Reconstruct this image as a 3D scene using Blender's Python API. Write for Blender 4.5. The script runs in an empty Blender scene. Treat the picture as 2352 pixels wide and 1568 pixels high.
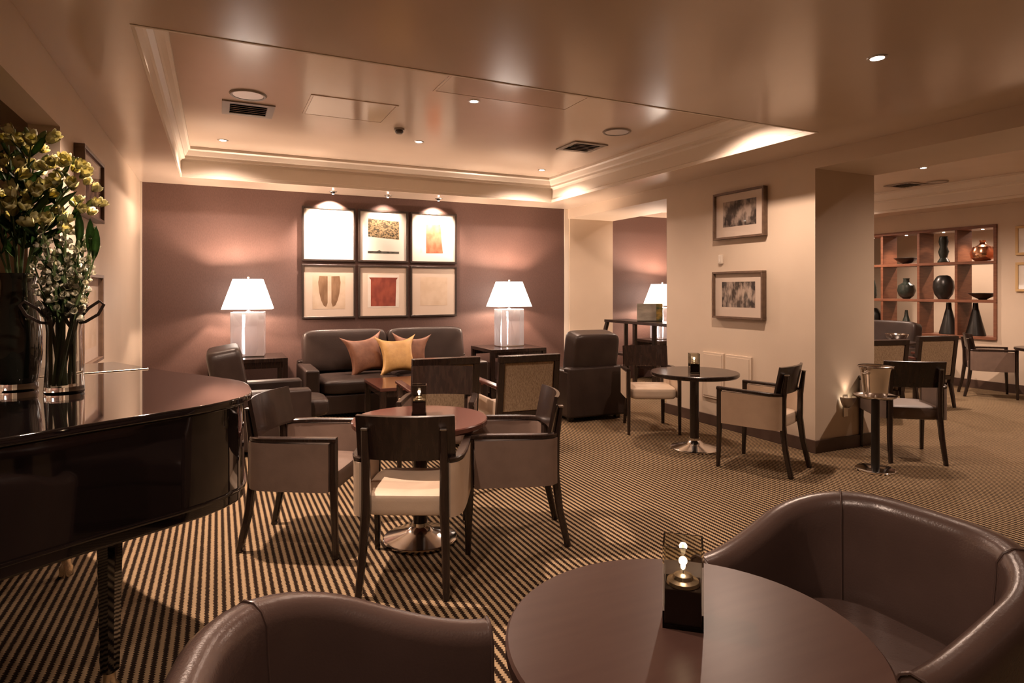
import bpy, bmesh, math, random
from mathutils import Vector, Matrix
random.seed(7)
S = bpy.context.scene
C = S.collection
PI = math.pi
# ---------------------------------------------------------------- camera, world, exposure
W_PX, H_PX, F_PX, HORIZON = 2352.0, 1568.0, 1424.0, 666.0
cd = bpy.data.cameras.new('camera'); cam = bpy.data.objects.new('camera', cd); C.objects.link(cam)
cam.location = (0, 0, 1.5)
cam.rotation_euler = (PI/2, 0, -math.radians(25.39))
cd.sensor_fit = 'HORIZONTAL'; cd.sensor_width = 36.0; cd.lens = 36.0*F_PX/W_PX
cd.shift_y = (HORIZON - H_PX/2)/W_PX
cd.clip_start = 0.05
S.camera = cam
wd = bpy.data.worlds.new('world'); S.world = wd; wd.use_nodes = True
wd.node_tree.nodes['Background'].inputs[0].default_value = (1.0, 0.72, 0.52, 1)
wd.node_tree.nodes['Background'].inputs[1].default_value = 0.10
S.view_settings.view_transform = 'Standard'; S.view_settings.look = 'None'
S.view_settings.gamma = 1.0; S.view_settings.use_curve_mapping = False
S.view_settings.exposure = 0.42
cy = S.cycles
cy.max_bounces = 7; cy.diffuse_bounces = 4; cy.glossy_bounces = 4; cy.transmission_bounces = 7; cy.transparent_max_bounces = 12
cy.caustics_reflective = False; cy.caustics_refractive = False
cy.sample_clamp_indirect = 3.0; cy.use_denoising = True
WARM = (1.0, 0.72, 0.56)
WARM2 = (1.0, 0.70, 0.52)

# ---------------------------------------------------------------- materials
MATS = {}
def nodes_of(name):
    m = bpy.data.materials.new(name); m.use_nodes = True
    nt = m.node_tree; b = nt.nodes['Principled BSDF']
    return m, nt, b
def setc(b, c, r, metal=0.0, spec=0.5):
    b.inputs['Base Color'].default_value = (*c, 1); b.inputs['Roughness'].default_value = r
    b.inputs['Metallic'].default_value = metal; b.inputs['Specular IOR Level'].default_value = spec
def mat(name, c, r=0.5, metal=0.0, spec=0.5, c2=None, scale=(8, 8, 8), bump=0.0, bscale=60, coat=0.0, emit=None, es=0.0, trans=0.0, detail=3, ior=1.45):
    """plain surface with procedural colour variation and fine relief"""
    m, nt, b = nodes_of(name); setc(b, c, r, metal, spec)
    L = nt.links
    tc = nt.nodes.new('ShaderNodeTexCoord')
    if c2 is not None:
        mp = nt.nodes.new('ShaderNodeMapping'); mp.inputs['Scale'].default_value = scale
        n = nt.nodes.new('ShaderNodeTexNoise'); n.inputs['Scale'].default_value = 1; n.inputs['Detail'].default_value = detail
        rp = nt.nodes.new('ShaderNodeValToRGB'); rp.color_ramp.elements[0].position = 0.35; rp.color_ramp.elements[1].position = 0.65
        rp.color_ramp.elements[0].color = (*c, 1); rp.color_ramp.elements[1].color = (*c2, 1)
        L.new(tc.outputs['Object'], mp.inputs[0]); L.new(mp.outputs[0], n.inputs['Vector']); L.new(n.outputs['Fac'], rp.inputs[0]); L.new(rp.outputs[0], b.inputs['Base Color'])
    if bump > 0:
        n2 = nt.nodes.new('ShaderNodeTexNoise'); n2.inputs['Scale'].default_value = bscale; n2.inputs['Detail'].default_value = 4
        bp = nt.nodes.new('ShaderNodeBump'); bp.inputs['Strength'].default_value = bump; bp.inputs['Distance'].default_value = 0.01
        L.new(tc.outputs['Object'], n2.inputs['Vector']); L.new(n2.outputs['Fac'], bp.inputs['Height']); L.new(bp.outputs[0], b.inputs['Normal'])
    if coat: b.inputs['Coat Weight'].default_value = coat; b.inputs['Coat Roughness'].default_value = 0.05
    if emit: b.inputs['Emission Color'].default_value = (*emit, 1); b.inputs['Emission Strength'].default_value = es
    if trans: b.inputs['Transmission Weight'].default_value = trans; b.inputs['IOR'].default_value = ior
    MATS[name] = m
    return m
CREAM = mat('cream_paint', (0.66, 0.54, 0.42), 0.5, c2=(0.62, 0.505, 0.39), scale=(1.5, 1.5, 1.5), bump=0.05, bscale=90)
CEIL = mat('satin_ceiling_paint', (0.68, 0.56, 0.455), 0.19, spec=0.85, c2=(0.64, 0.525, 0.425), scale=(1.2, 1.2, 1.2))
SOFFIT = CEIL
PANELP = mat('glossy_panel_paint', (0.66, 0.545, 0.445), 0.11, spec=1.0)
WHITE = mat('white_trim', (0.78, 0.70, 0.60), 0.4)
PURPLE = mat('plum_wallcovering', (0.115, 0.062, 0.050), 0.6, c2=(0.092, 0.049, 0.040), scale=(160, 160, 40), bump=0.15, bscale=350, detail=2)
SKIRT = mat('skirting_brown', (0.09, 0.055, 0.04), 0.4, c2=(0.07, 0.04, 0.03))
LEATHER = mat('dark_brown_leather', (0.034, 0.022, 0.018), 0.36, spec=0.35, c2=(0.025, 0.016, 0.013), scale=(6, 6, 6), bump=0.12, bscale=140)
LEATHER2 = mat('espresso_leather', (0.088, 0.056, 0.047), 0.27, spec=0.6, c2=(0.076, 0.048, 0.040), scale=(5, 5, 5), bump=0.08, bscale=160)
WOOD = mat('dark_wenge_wood', (0.030, 0.017, 0.012), 0.26, spec=0.5, c2=(0.016, 0.009, 0.007), scale=(45, 45, 3), coat=0.15)
TABLE = mat('mahogany_gloss', (0.105, 0.040, 0.030), 0.13, spec=0.55, c2=(0.080, 0.030, 0.023), scale=(4, 40, 4))
TABLE2 = mat('mahogany_satin', (0.078, 0.041, 0.032), 0.34, spec=0.4, c2=(0.068, 0.034, 0.027), scale=(4, 36, 4))
CREAMF = mat('cream_leather', (0.60, 0.47, 0.35), 0.5, c2=(0.55, 0.425, 0.315), scale=(9, 9, 9), bump=0.06, bscale=120)
TAUPEF = mat('taupe_leather', (0.215, 0.150, 0.118), 0.5, c2=(0.185, 0.128, 0.10), scale=(9, 9, 9), bump=0.06, bscale=120)
BROWNF = mat('grey_brown_leather', (0.16, 0.115, 0.09), 0.5, c2=(0.135, 0.095, 0.076), scale=(9, 9, 9), bump=0.06, bscale=120)
WEAVE = mat('tan_woven_fabric', (0.40, 0.295, 0.185), 0.9, c2=(0.24, 0.165, 0.10), scale=(170, 170, 45), bump=0.35, bscale=260)
GOLD = mat('gold_satin', (0.60, 0.36, 0.13), 0.42, c2=(0.50, 0.29, 0.10), scale=(12, 12, 12), bump=0.1, bscale=80)
COPPERF = mat('copper_satin', (0.22, 0.098, 0.055), 0.42, c2=(0.16, 0.066, 0.037), scale=(12, 12, 12), bump=0.1, bscale=80)
CHROME = mat('polished_steel', (0.72, 0.68, 0.64), 0.13, metal=1.0)
SATINSTEEL = mat('brushed_steel', (0.55, 0.51, 0.47), 0.3, metal=1.0)
BRASS = mat('pale_brass', (0.80, 0.68, 0.52), 0.25, metal=1.0)
BLACKGLOSS = mat('black_piano_lacquer', (0.006, 0.004, 0.004), 0.035, spec=0.6, coat=0.7)
BLACK = mat('black_metal', (0.014, 0.011, 0.010), 0.4)
FRAMEW = mat('dark_frame_wood', (0.032, 0.02, 0.015), 0.4, c2=(0.022, 0.014, 0.010), scale=(30, 30, 30))
FRAMEB = mat('bronze_frame_wood', (0.15, 0.092, 0.058), 0.4, c2=(0.11, 0.066, 0.042), scale=(20, 20, 20))
FRAMEY = mat('blond_frame_wood', (0.60, 0.40, 0.18), 0.45)
MATB = mat('mount_board', (0.80, 0.74, 0.66), 0.9)
MATB2 = mat('ivory_mount_board', (0.66, 0.54, 0.44), 0.9)
GREYPLASTIC = mat('grey_plastic', (0.26, 0.22, 0.18), 0.4)
DARKPLASTIC = mat('dark_sensor_plastic', (0.05, 0.04, 0.035), 0.4)
IVORY = mat('ivory_plastic', (0.70, 0.62, 0.52), 0.4)
SHELFW = mat('walnut_shelf_wood', (0.22, 0.088, 0.045), 0.4, c2=(0.165, 0.062, 0.032), scale=(6, 6, 40))
CERAM = mat('black_ceramic', (0.018, 0.017, 0.015), 0.3)
CERAMG = mat('dark_green_ceramic', (0.030, 0.040, 0.032), 0.35, c2=(0.02, 0.026, 0.02), scale=(30, 30, 30))
COPPER = mat('polished_copper', (0.72, 0.40, 0.25), 0.2, metal=1.0)
LEAF = mat('leaf_green', (0.085, 0.155, 0.050), 0.45, c2=(0.055, 0.11, 0.034), scale=(20, 20, 20))
STEM = mat('stem_green', (0.10, 0.15, 0.055), 0.5)
PETALY = mat('cream_yellow_petal', (0.84, 0.80, 0.46), 0.6, c2=(0.78, 0.70, 0.32), scale=(40, 40, 40))
PETALW = mat('ivory_petal', (0.86, 0.84, 0.70), 0.6, c2=(0.78, 0.74, 0.54), scale=(40, 40, 40))
BUD = mat('green_bud', (0.16, 0.20, 0.07), 0.5)
WAX = mat('dark_liquid', (0.008, 0.006, 0.005), 0.08)
GLASS = mat('clear_glass', (0.92, 0.93, 0.90), 0.02, trans=1.0)
SMOKEG = mat('smoked_glass', (0.74, 0.72, 0.64), 0.02, trans=1.0)
DARKG = mat('dark_green_glass', (0.012, 0.013, 0.010), 0.06, spec=0.7, coat=0.5)
CARDW = mat('menu_card', (0.45, 0.42, 0.36), 0.5, c2=(0.25, 0.24, 0.20), scale=(4, 4, 10))
CARDY = mat('menu_card_yellow', (0.50, 0.33, 0.08), 0.5, c2=(0.06, 0.10, 0.05), scale=(10, 10, 14))

def thin_pane():
    m = bpy.data.materials.new('picture_glass'); m.use_nodes = True; nt = m.node_tree; nt.nodes.clear()
    o = nt.nodes.new('ShaderNodeOutputMaterial'); mx = nt.nodes.new('ShaderNodeMixShader')
    t = nt.nodes.new('ShaderNodeBsdfTransparent'); g = nt.nodes.new('ShaderNodeBsdfGlossy'); g.inputs['Roughness'].default_value = 0.03
    lw = nt.nodes.new('ShaderNodeLayerWeight'); lw.inputs['Blend'].default_value = 0.5
    pw = nt.nodes.new('ShaderNodeMath'); pw.operation = 'POWER'; pw.inputs[1].default_value = 5.0; nt.links.new(lw.outputs['Facing'], pw.inputs[0])
    ma = nt.nodes.new('ShaderNodeMath'); ma.operation = 'MULTIPLY_ADD'; ma.inputs[1].default_value = 0.5; ma.inputs[2].default_value = 0.03; nt.links.new(pw.outputs[0], ma.inputs[0])
    nt.links.new(ma.outputs[0], mx.inputs[0]); nt.links.new(t.outputs[0], mx.inputs[1]); nt.links.new(g.outputs[0], mx.inputs[2]); nt.links.new(mx.outputs[0], o.inputs[0])
    return m
PANE = thin_pane()
def emitter(name, c, s):
    m, nt, b = nodes_of(name); setc(b, (0.8, 0.75, 0.7), 0.5)
    b.inputs['Emission Color'].default_value = (*c, 1); b.inputs['Emission Strength'].default_value = s
    return m
BULB = emitter('spot_bulb', (1.0, 0.86, 0.72), 30)
FLAME = emitter('candle_flame', (1.0, 0.72, 0.45), 25)
SHADE = emitter('lit_lamp_shade', (1.0, 0.90, 0.78), 3.6)
TUBE = emitter('added_crystal_glow', (1.0, 0.86, 0.82), 5)  # added glow that makes the crystal lamp bases look luminous
UPGLOW = emitter('uplight_lamp', (1.0, 0.78, 0.55), 12)

def carpet_mat():
    m, nt, b = nodes_of('striped_loop_carpet'); setc(b, (0.3, 0.2, 0.1), 0.95, spec=0.1)
    L = nt.links; N = nt.nodes.new
    tc = N('ShaderNodeTexCoord'); sx = N('ShaderNodeSeparateXYZ'); L.new(tc.outputs['Object'], sx.inputs[0])
    def math_(op, a, bv=None):
        n = N('ShaderNodeMath'); n.operation = op
        for i, v in enumerate((a, bv)):
            if v is None: continue
            if isinstance(v, (int, float)): n.inputs[i].default_value = v
            else: L.new(v, n.inputs[i])
        return n.outputs[0]
    nz = N('ShaderNodeTexNoise'); nz.inputs['Scale'].default_value = 60; L.new(tc.outputs['Object'], nz.inputs['Vector'])
    wob = math_('MULTIPLY', math_('SUBTRACT', nz.outputs['Fac'], 0.5), 0.008)
    xs = math_('SINE', math_('MULTIPLY', math_('ADD', sx.outputs['X'], wob), 2*PI/0.037))
    ys = math_('SINE', math_('MULTIPLY', sx.outputs['Y'], 2*PI/0.0165))
    fac = math_('ADD', xs, math_('MULTIPLY', ys, 0.42))
    rp = N('ShaderNodeValToRGB'); e = rp.color_ramp.elements
    e[0].position = 0.42; e[0].color = (0.022, 0.012, 0.007, 1); e[1].position = 0.60; e[1].color = (0.40, 0.285, 0.168, 1)
    mr = N('ShaderNodeMapRange'); mr.inputs['From Min'].default_value = -1.3; mr.inputs['From Max'].default_value = 1.3
    L.new(fac, mr.inputs['Value']); L.new(mr.outputs[0], rp.inputs[0])
    n2 = N('ShaderNodeTexNoise'); n2.inputs['Scale'].default_value = 1.3; n2.inputs['Detail'].default_value = 3; L.new(tc.outputs['Object'], n2.inputs['Vector'])
    mx = N('ShaderNodeMixRGB'); mx.blend_type = 'MULTIPLY'; mx.inputs[0].default_value = 0.35
    L.new(rp.outputs[0], mx.inputs[1]); L.new(n2.outputs['Fac'], mx.inputs[2]); L.new(mx.outputs[0], b.inputs['Base Color'])
    bp = N('ShaderNodeBump'); bp.inputs['Strength'].default_value = 0.5; bp.inputs['Distance'].default_value = 0.006
    L.new(mr.outputs[0], bp.inputs['Height']); L.new(bp.outputs[0], b.inputs['Normal'])
    return m
CARPET = carpet_mat()
def crystal_mat():
    m, nt, b = nodes_of('crackled_crystal'); setc(b, (0.98, 0.94, 0.95), 0.10)
    b.inputs['Transmission Weight'].default_value = 0.62; b.inputs['IOR'].default_value = 1.4
    tc = nt.nodes.new('ShaderNodeTexCoord'); v = nt.nodes.new('ShaderNodeTexVoronoi'); v.feature = 'DISTANCE_TO_EDGE'; v.inputs['Scale'].default_value = 7
    mp = nt.nodes.new('ShaderNodeMapping'); mp.inputs['Scale'].default_value = (1, 1, 0.35)
    nt.links.new(tc.outputs['Object'], mp.inputs[0])
    bp = nt.nodes.new('ShaderNodeBump'); bp.inputs['Strength'].default_value = 0.8; bp.inputs['Distance'].default_value = 0.03
    nt.links.new(mp.outputs[0], v.inputs['Vector']); nt.links.new(v.outputs['Distance'], bp.inputs['Height']); nt.links.new(bp.outputs[0], b.inputs['Normal'])
    return m
CRYSTAL = crystal_mat()
def ink(name, c1, c2, scale, lo=0.4, hi=0.6):
    m, nt, b = nodes_of(name); setc(b, c1, 0.8)
    tc = nt.nodes.new('ShaderNodeTexCoord'); mp = nt.nodes.new('ShaderNodeMapping'); mp.inputs['Scale'].default_value = scale
    n = nt.nodes.new('ShaderNodeTexNoise'); n.inputs['Scale'].default_value = 1; n.inputs['Detail'].default_value = 6
    rp = nt.nodes.new('ShaderNodeValToRGB'); e = rp.color_ramp.elements
    e[0].position = lo; e[0].color = (*c1, 1); e[1].position = hi; e[1].color = (*c2, 1)
    L = nt.links; L.new(tc.outputs['Object'], mp.inputs[0]); L.new(mp.outputs[0], n.inputs['Vector']); L.new(n.outputs['Fac'], rp.inputs[0]); L.new(rp.outputs[0], b.inputs['Base Color'])
    return m
INK_OLIVE = ink('olive_etching_ink', (0.035, 0.030, 0.015), (0.40, 0.29, 0.15), (40, 40, 60))
INK_BLACK = ink('black_etching_ink', (0.02, 0.02, 0.015), (0.10, 0.10, 0.08), (40, 40, 40))
INK_RED = ink('red_print_ink', (0.20, 0.035, 0.020), (0.30, 0.065, 0.035), (14, 14, 9))
INK_RUST = ink('rust_print_ink', (0.34, 0.10, 0.045), (0.46, 0.17, 0.09), (14, 14, 9))
INK_BROWN = ink('brown_print_ink', (0.20, 0.11, 0.055), (0.30, 0.18, 0.10), (20, 20, 6))
INK_BEIGE = ink('beige_print_ink', (0.60, 0.46, 0.33), (0.68, 0.54, 0.41), (6, 6, 6))
INK_PALE = ink('pale_print_ink', (0.70, 0.64, 0.56), (0.76, 0.70, 0.62), (6, 6, 6))
PHOTO1 = ink('monochrome_photo_ink', (0.035, 0.025, 0.02), (0.42, 0.33, 0.27), (11, 11, 7), 0.44, 0.62)
PHOTO2 = ink('monochrome_photo_ink_fine', (0.04, 0.028, 0.022), (0.45, 0.35, 0.28), (19, 19, 9), 0.42, 0.62)

# ---------------------------------------------------------------- mesh helpers
def newbm(): return bmesh.new()
def xform(vs, M):
    for v in vs: v.co = M @ v.co
def box(bm, x0, x1, y0, y1, z0, z1, bev=0.0, seg=2, M=None):
    r = bmesh.ops.create_cube(bm, size=1.0)
    vs = r['verts']
    for v in vs: v.co = Vector(((x0+x1)/2+v.co.x*(x1-x0), (y0+y1)/2+v.co.y*(y1-y0), (z0+z1)/2+v.co.z*(z1-z0)))
    if M is not None: xform(vs, M)
    if bev > 0:
        es = list({e for v in vs for e in v.link_edges})
        bmesh.ops.bevel(bm, geom=es, offset=bev, segments=seg, profile=0.5, affect='EDGES')
    return bm
def prism(bm, pts, z0, z1, bev=0.0, seg=2):
    lo = [bm.verts.new((x, y, z0)) for x, y in pts]; hi = [bm.verts.new((x, y, z1)) for x, y in pts]
    n = len(pts); fs = [bm.faces.new(hi), bm.faces.new(lo[::-1])]
    for i in range(n): fs.append(bm.faces.new((lo[i], lo[(i+1) % n], hi[(i+1) % n], hi[i])))
    bmesh.ops.recalc_face_normals(bm, faces=fs)
    if bev > 0:
        es = list(fs[0].edges)+list(fs[1].edges)
        bmesh.ops.bevel(bm, geom=es, offset=bev, segments=seg, profile=0.5, affect='EDGES')
    return bm
def lathe(bm, prof, n=32, M=None, ang=2*PI):
    rings = []
    for r, z in prof:
        if r < 1e-5: rings.append([bm.verts.new((0, 0, z))])
        else: rings.append([bm.verts.new((r*math.cos(ang*k/n), r*math.sin(ang*k/n), z)) for k in range(n)])
    for a, b in zip(rings, rings[1:]):
        for k in range(n):
            k2 = (k+1) % n
            if len(a) == 1 and len(b) == 1: continue
            if len(a) == 1: bm.faces.new((a[0], b[k2], b[k]))
            elif len(b) == 1: bm.faces.new((a[k], a[k2], b[0]))
            else: bm.faces.new((a[k], a[k2], b[k2], b[k]))
    if M is not None: xform([v for r in rings for v in r], M)
    bmesh.ops.recalc_face_normals(bm, faces=bm.faces[:])
    return bm
def loft(bm, rings, cap=True, closed=False):
    """rings: list of equal-length closed loops of points"""
    R = [[bm.verts.new(p) for p in r] for r in rings]; n = len(R[0])
    pairs = list(zip(R, R[1:])) + ([(R[-1], R[0])] if closed else [])
    for a, b in pairs:
        for k in range(n): bm.faces.new((a[k], a[(k+1) % n], b[(k+1) % n], b[k]))
    if cap and not closed: bm.faces.new(R[0][::-1]); bm.faces.new(R[-1])
    bmesh.ops.recalc_face_normals(bm, faces=bm.faces[:])
    return bm
def frames(pts, up=Vector((0, 0, 1))):
    P = [Vector(p) for p in pts]; out = []
    for i, p in enumerate(P):
        t = (P[min(i+1, len(P)-1)]-P[max(i-1, 0)]).normalized()
        s = t.cross(up)
        if s.length < 1e-3: s = t.cross(Vector((0, 1, 0)))
        s.normalize(); u = s.cross(t).normalized()
        out.append((p, s, u))
    return out
def tube(bm, pts, r, n=10, up=Vector((0, 0, 1)), cap=True):
    rr = r if isinstance(r, (list, tuple)) else [r]*len(pts)
    rings = [[p+s*(q*math.cos(2*PI*k/n))+u*(q*math.sin(2*PI*k/n)) for k in range(n)] for (p, s, u), q in zip(frames(pts, up), rr)]
    return loft(bm, rings, cap)
def bar(bm, pts, w, h, up=Vector((0, 0, 1)), cap=True):
    """rectangular section swept along pts; w across, h along up; either may be a list"""
    ww = w if isinstance(w, (list, tuple)) else [w]*len(pts); hh = h if isinstance(h, (list, tuple)) else [h]*len(pts)
    rings = []
    for (p, s, u), a, b in zip(frames(pts, up), ww, hh):
        c = 0.22*min(a, b)
        q = [(-a/2, -b/2+c), (-a/2+c, -b/2), (a/2-c, -b/2), (a/2, -b/2+c), (a/2, b/2-c), (a/2-c, b/2), (-a/2+c, b/2), (-a/2, b/2-c)]
        rings.append([p+s*x+u*y for x, y in q])
    return loft(bm, rings, cap)
def sq(bm, cx, cy_, cz, sx, sy, sz, k=5.0, n=8, M=None, sag=0.0):
    """superellipsoid cushion, half sizes sx sy sz"""
    vs = {}
    def vert(p):
        key = (round(p[0], 4), round(p[1], 4), round(p[2], 4))
        if key not in vs:
            m = (abs(p[0])**k+abs(p[1])**k+abs(p[2])**k)**(1.0/k)
            q = Vector((p[0]/m*sx, p[1]/m*sy, p[2]/m*sz))
            q = Vector((q.x+cx, q.y+cy_, q.z+cz))
            vs[key] = bm.verts.new(M @ q if M is not None else q)
        return vs[key]
    def g(i): return math.sin((i/n-0.5)*PI*0.5)/math.sin(PI*0.25)
    for ax in range(3):
        for sd in (-1, 1):
            for i in range(n):
                for j in range(n):
                    q = []
                    for a, b in ((i, j), (i+1, j), (i+1, j+1), (i, j+1)):
                        p = [0, 0, 0]; p[ax] = sd; p[(ax+1) % 3] = g(a); p[(ax+2) % 3] = g(b); q.append(vert(p))
                    bm.faces.new(q if sd > 0 else q[::-1])
    return bm
def sheet(bm, fn, nu, nv, th):
    """solid sheet: fn(u,v)->point, thickened along the local normal"""
    P = [[Vector(fn(i/nu, j/nv)) for j in range(nv+1)] for i in range(nu+1)]
    def nrm(i, j):
        a = P[min(i+1, nu)][j]-P[max(i-1, 0)][j]; b = P[i][min(j+1, nv)]-P[i][max(j-1, 0)]
        return a.cross(b).normalized()
    A = [[bm.verts.new(P[i][j]+nrm(i, j)*th/2) for j in range(nv+1)] for i in range(nu+1)]
    B = [[bm.verts.new(P[i][j]-nrm(i, j)*th/2) for j in range(nv+1)] for i in range(nu+1)]
    for i in range(nu):
        for j in range(nv):
            bm.faces.new((A[i][j], A[i+1][j], A[i+1][j+1], A[i][j+1])); bm.faces.new((B[i][j+1], B[i+1][j+1], B[i+1][j], B[i][j]))
    for i in range(nu):
        bm.faces.new((A[i][0], B[i][0], B[i+1][0], A[i+1][0])); bm.faces.new((A[i+1][nv], B[i+1][nv], B[i][nv], A[i][nv]))
    for j in range(nv):
        bm.faces.new((A[0][j+1], B[0][j+1], B[0][j], A[0][j])); bm.faces.new((A[nu][j], B[nu][j], B[nu][j+1], A[nu][j+1]))
    bmesh.ops.recalc_face_normals(bm, faces=bm.faces[:])
    return bm
def obj(name, bm, m, parent=None, smooth=True, loc=None, rot=None, ang=40):
    me = bpy.data.meshes.new(name); bm.to_mesh(me); bm.free()
    me.materials.append(m)
    if smooth:
        me.polygons.foreach_set('use_smooth', [True]*len(me.polygons))
        me.set_sharp_from_angle(angle=math.radians(ang))
    o = bpy.data.objects.new(name, me); C.objects.link(o)
    if smooth and len(me.polygons) < 2500:
        wn = o.modifiers.new('face_normals', 'WEIGHTED_NORMAL'); wn.keep_sharp = True; wn.weight = 80
    if parent: o.parent = parent
    if loc: o.location = loc
    if rot: o.rotation_euler = rot
    return o
def B(name, m, parent, x0, x1, y0, y1, z0, z1, bev=0.004, seg=2):
    return obj(name, box(newbm(), x0, x1, y0, y1, z0, z1, bev, seg), m, parent)
def tag(o, label, cat, group=None):
    o['label'] = label; o['category'] = cat
    if group: o['group'] = group
    return o
def thing(name, label, cat, loc=(0, 0, 0), rotz=0.0, group=None):
    o = bpy.data.objects.new(name, None); C.objects.link(o); o.empty_display_size = 0.1
    o.location = loc; o.rotation_euler = (0, 0, rotz)
    return tag(o, label, cat, group)
def struct(name, bm, m, smooth=False, label=None, parent=None):
    o = obj(name, bm, m, parent, smooth); o['kind'] = 'structure'
    if label: o['label'] = label
    return o
def sbox(name, m, *a, label=None, bev=0.0, parent=None):
    return struct(name, box(newbm(), *a, bev), m, label=label, parent=parent)
def copy_tree(o, parent=None):
    c = o.copy(); C.objects.link(c); c.parent = parent
    for ch in [x for x in bpy.data.objects if x.parent == o]: copy_tree(ch, c)
    return c
def face(fx, fy): return math.atan2(-fx, fy)
def light(kind, parent, loc, energy, color=WARM, rot=None, size=0.05, angle=90, blend=0.6, name='lamp_light'):
    d = bpy.data.lights.new(name, kind); d.energy = energy; d.color = color; d.shadow_soft_size = size
    if kind == 'SPOT': d.spot_size = math.radians(angle); d.spot_blend = blend
    o = bpy.data.objects.new(name, d); C.objects.link(o); o.location = loc
    if rot: o.rotation_euler = rot
    if parent: o.parent = parent
    return o

# ---------------------------------------------------------------- the room
LO, HI = 2.77, 3.10            # soffit and tray ceiling
TX0, TX1, TY0, TY1 = -0.38, 4.37, 3.45, 7.86
WX = -0.82                     # left wall
BY = 8.43                      # back wall
PX0, PX1, PY0, PY1 = 4.97, 5.80, 3.96, 6.05   # pier
BEAM = 2.62
sbox('floor', CARPET, -4.2, 12.6, -3.4, 9.2, -0.06, 0.0, label='striped beige and dark brown carpet')
# soffit with the tray opening, as four slabs
bm = newbm()
box(bm, -4.2, PX0, -3.4, TY0, LO, LO+0.5); box(bm, -4.2, PX0, TY1, BY, LO, LO+0.5)
box(bm, -4.2, TX0, TY0, TY1, LO, LO+0.5); box(bm, TX1, PX0, TY0, TY1, LO, LO+0.5)
ceil1 = struct('ceiling', bm, CEIL, label='low satin cream ceiling around the recessed tray')
ctray = sbox('ceiling_tray', CEIL, TX0-0.02, TX1+0.02, TY0-0.02, TY1+0.02, HI, HI+0.1, label='raised tray ceiling over the seating')
# cornice mouldings of the tray
def cornice(name, a, b, inward, z0=LO, z1=HI):
    """stepped moulding along a->b, projecting toward inward (unit xy)"""
    prof = [(0.004, -0.004), (0.018, -0.004), (0.018, 0.03), (0.006, 0.04), (0.006, 0.17), (0.018, 0.19), (0.05, 0.20), (0.05, 0.225), (0.062, 0.24), (0.085, 0.285), (0.105, 0.30), (0.105, 0.329), (0.001, 0.329), (0.001, -0.003)]
    rings = []
    for (x, y), e in ((a, -1), (b, 1)):
        tx, ty = (b[0]-a[0], b[1]-a[1]); l = math.hypot(tx, ty); tx /= l; ty /= l
        rings.append([Vector((x+inward[0]*p-e*tx*p, y+inward[1]*p-e*ty*p, z0+q)) for p, q in prof])
    return struct(name, loft(newbm(), rings), WHITE, smooth=False, label='stepped white cornice moulding of the tray ceiling')
cornice('trim_1', (TX0, TY1), (TX1, TY1), (0, -1)); cornice('trim_2', (TX0, TY0), (TX0, TY1), (1, 0))
cornice('trim_3', (TX1, TY1), (TX1, TY0), (-1, 0)); cornice('trim_4', (TX1, TY0), (TX0, TY0), (0, 1))
sbox('wall_back', PURPLE, WX-0.2, PX0-0.05, BY, BY+0.2, 0, LO+0.3, label='plum brown textured back wall')
sbox('trim_5', WHITE, PX0-0.065, PX0+0.02, BY-0.012, BY+0.19, 0, LO-0.001, label='narrow white edge strip ending the plum wall')
sbox('trim_6', WHITE, WX, WX+0.02, BY-0.02, BY, 0, LO-0.001, label='white corner strip at the left end of the plum wall')
sbox('baseboard_back', SKIRT, WX+0.02, PX0-0.07, BY-0.02, BY, 0, 0.11)
sbox('wall_left', CREAM, WX-0.15, WX, 4.34, BY, 0, LO-0.001, label='cream left wall with hung pictures')
sbox('wall_left_lintel', CREAM, WX-0.15, WX, -3.4, 4.34, 2.44, LO-0.001, label='cream lintel above the side opening')
sbox('baseboard_left', SKIRT, WX, WX+0.015, 4.36, BY-0.03, 0, 0.11)
# side room beyond the opening
sbox('wall_annex', CREAM, -4.2, -4.05, -3.4, 5.2, 0, LO-0.001, label='cream wall of the side room behind the flowers')
sbox('wall_annex_back', CREAM, -4.2, WX-0.151, 5.2, 5.35, 0, LO-0.001, label='end wall of the side room')
sbox('ceiling_annex', CEIL, -4.2, WX-0.151, -3.4, 5.2, 2.60, LO-0.001, label='lower ceiling of the side room')
sbox('wall_front', CREAM, -4.2, 12.6, -3.55, -3.4, 0, LO+0.4, label='wall behind the viewer')
# pier, beam and far room
pier = sbox('wall_pier', CREAM, PX0, PX1, PY0, PY1, 0, BEAM, label='cream pier with two framed photographs')
sbox('beam_1', CREAM, PX0, PX1, -3.4, BY+0.3, BEAM, LO+0.5, label='cream ceiling beam between the two rooms')
pier2 = sbox('wall_pier_back', CREAM, PX0+0.02, PX1, BY-0.03, BY+0.3, 0, BEAM, label='narrow cream wall end under the beam')
bm = newbm(); box(bm, PX0-0.018, PX1+0.018, PY0-0.018, PY0, 0, 0.115); box(bm, PX0-0.018, PX0, PY0, PY1, 0, 0.115); box(bm, PX1, PX1+0.018, PY0, PY1, 0, 0.115); box(bm, PX0-0.018, PX1+0.018, PY1, PY1+0.018, 0, 0.115)
struct('baseboard_pier', bm, SKIRT, label='brown skirting board around the pier')
sbox('baseboard_pier_back', SKIRT, PX0+0.021, PX1+0.01, BY-0.045, BY-0.03, 0, 0.11)
sbox('wall_back_far', PURPLE, PX1, 10.5, 8.7, 8.9, 0, LO+0.3, label='plum wall of the far room behind the third lamp')
FX = 10.47
bm = newbm(); zb, zt, yb0, yb1 = 0.75, 2.48, 5.23, 7.57
box(bm, FX, FX+0.2, -3.4, yb0, 0, LO+0.4); box(bm, FX, FX+0.2, yb1, 8.9, 0, LO+0.4); box(bm, FX, FX+0.2, yb0, yb1, 0, zb); box(bm, FX, FX+0.2, yb0, yb1, zt, LO+0.4)
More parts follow.
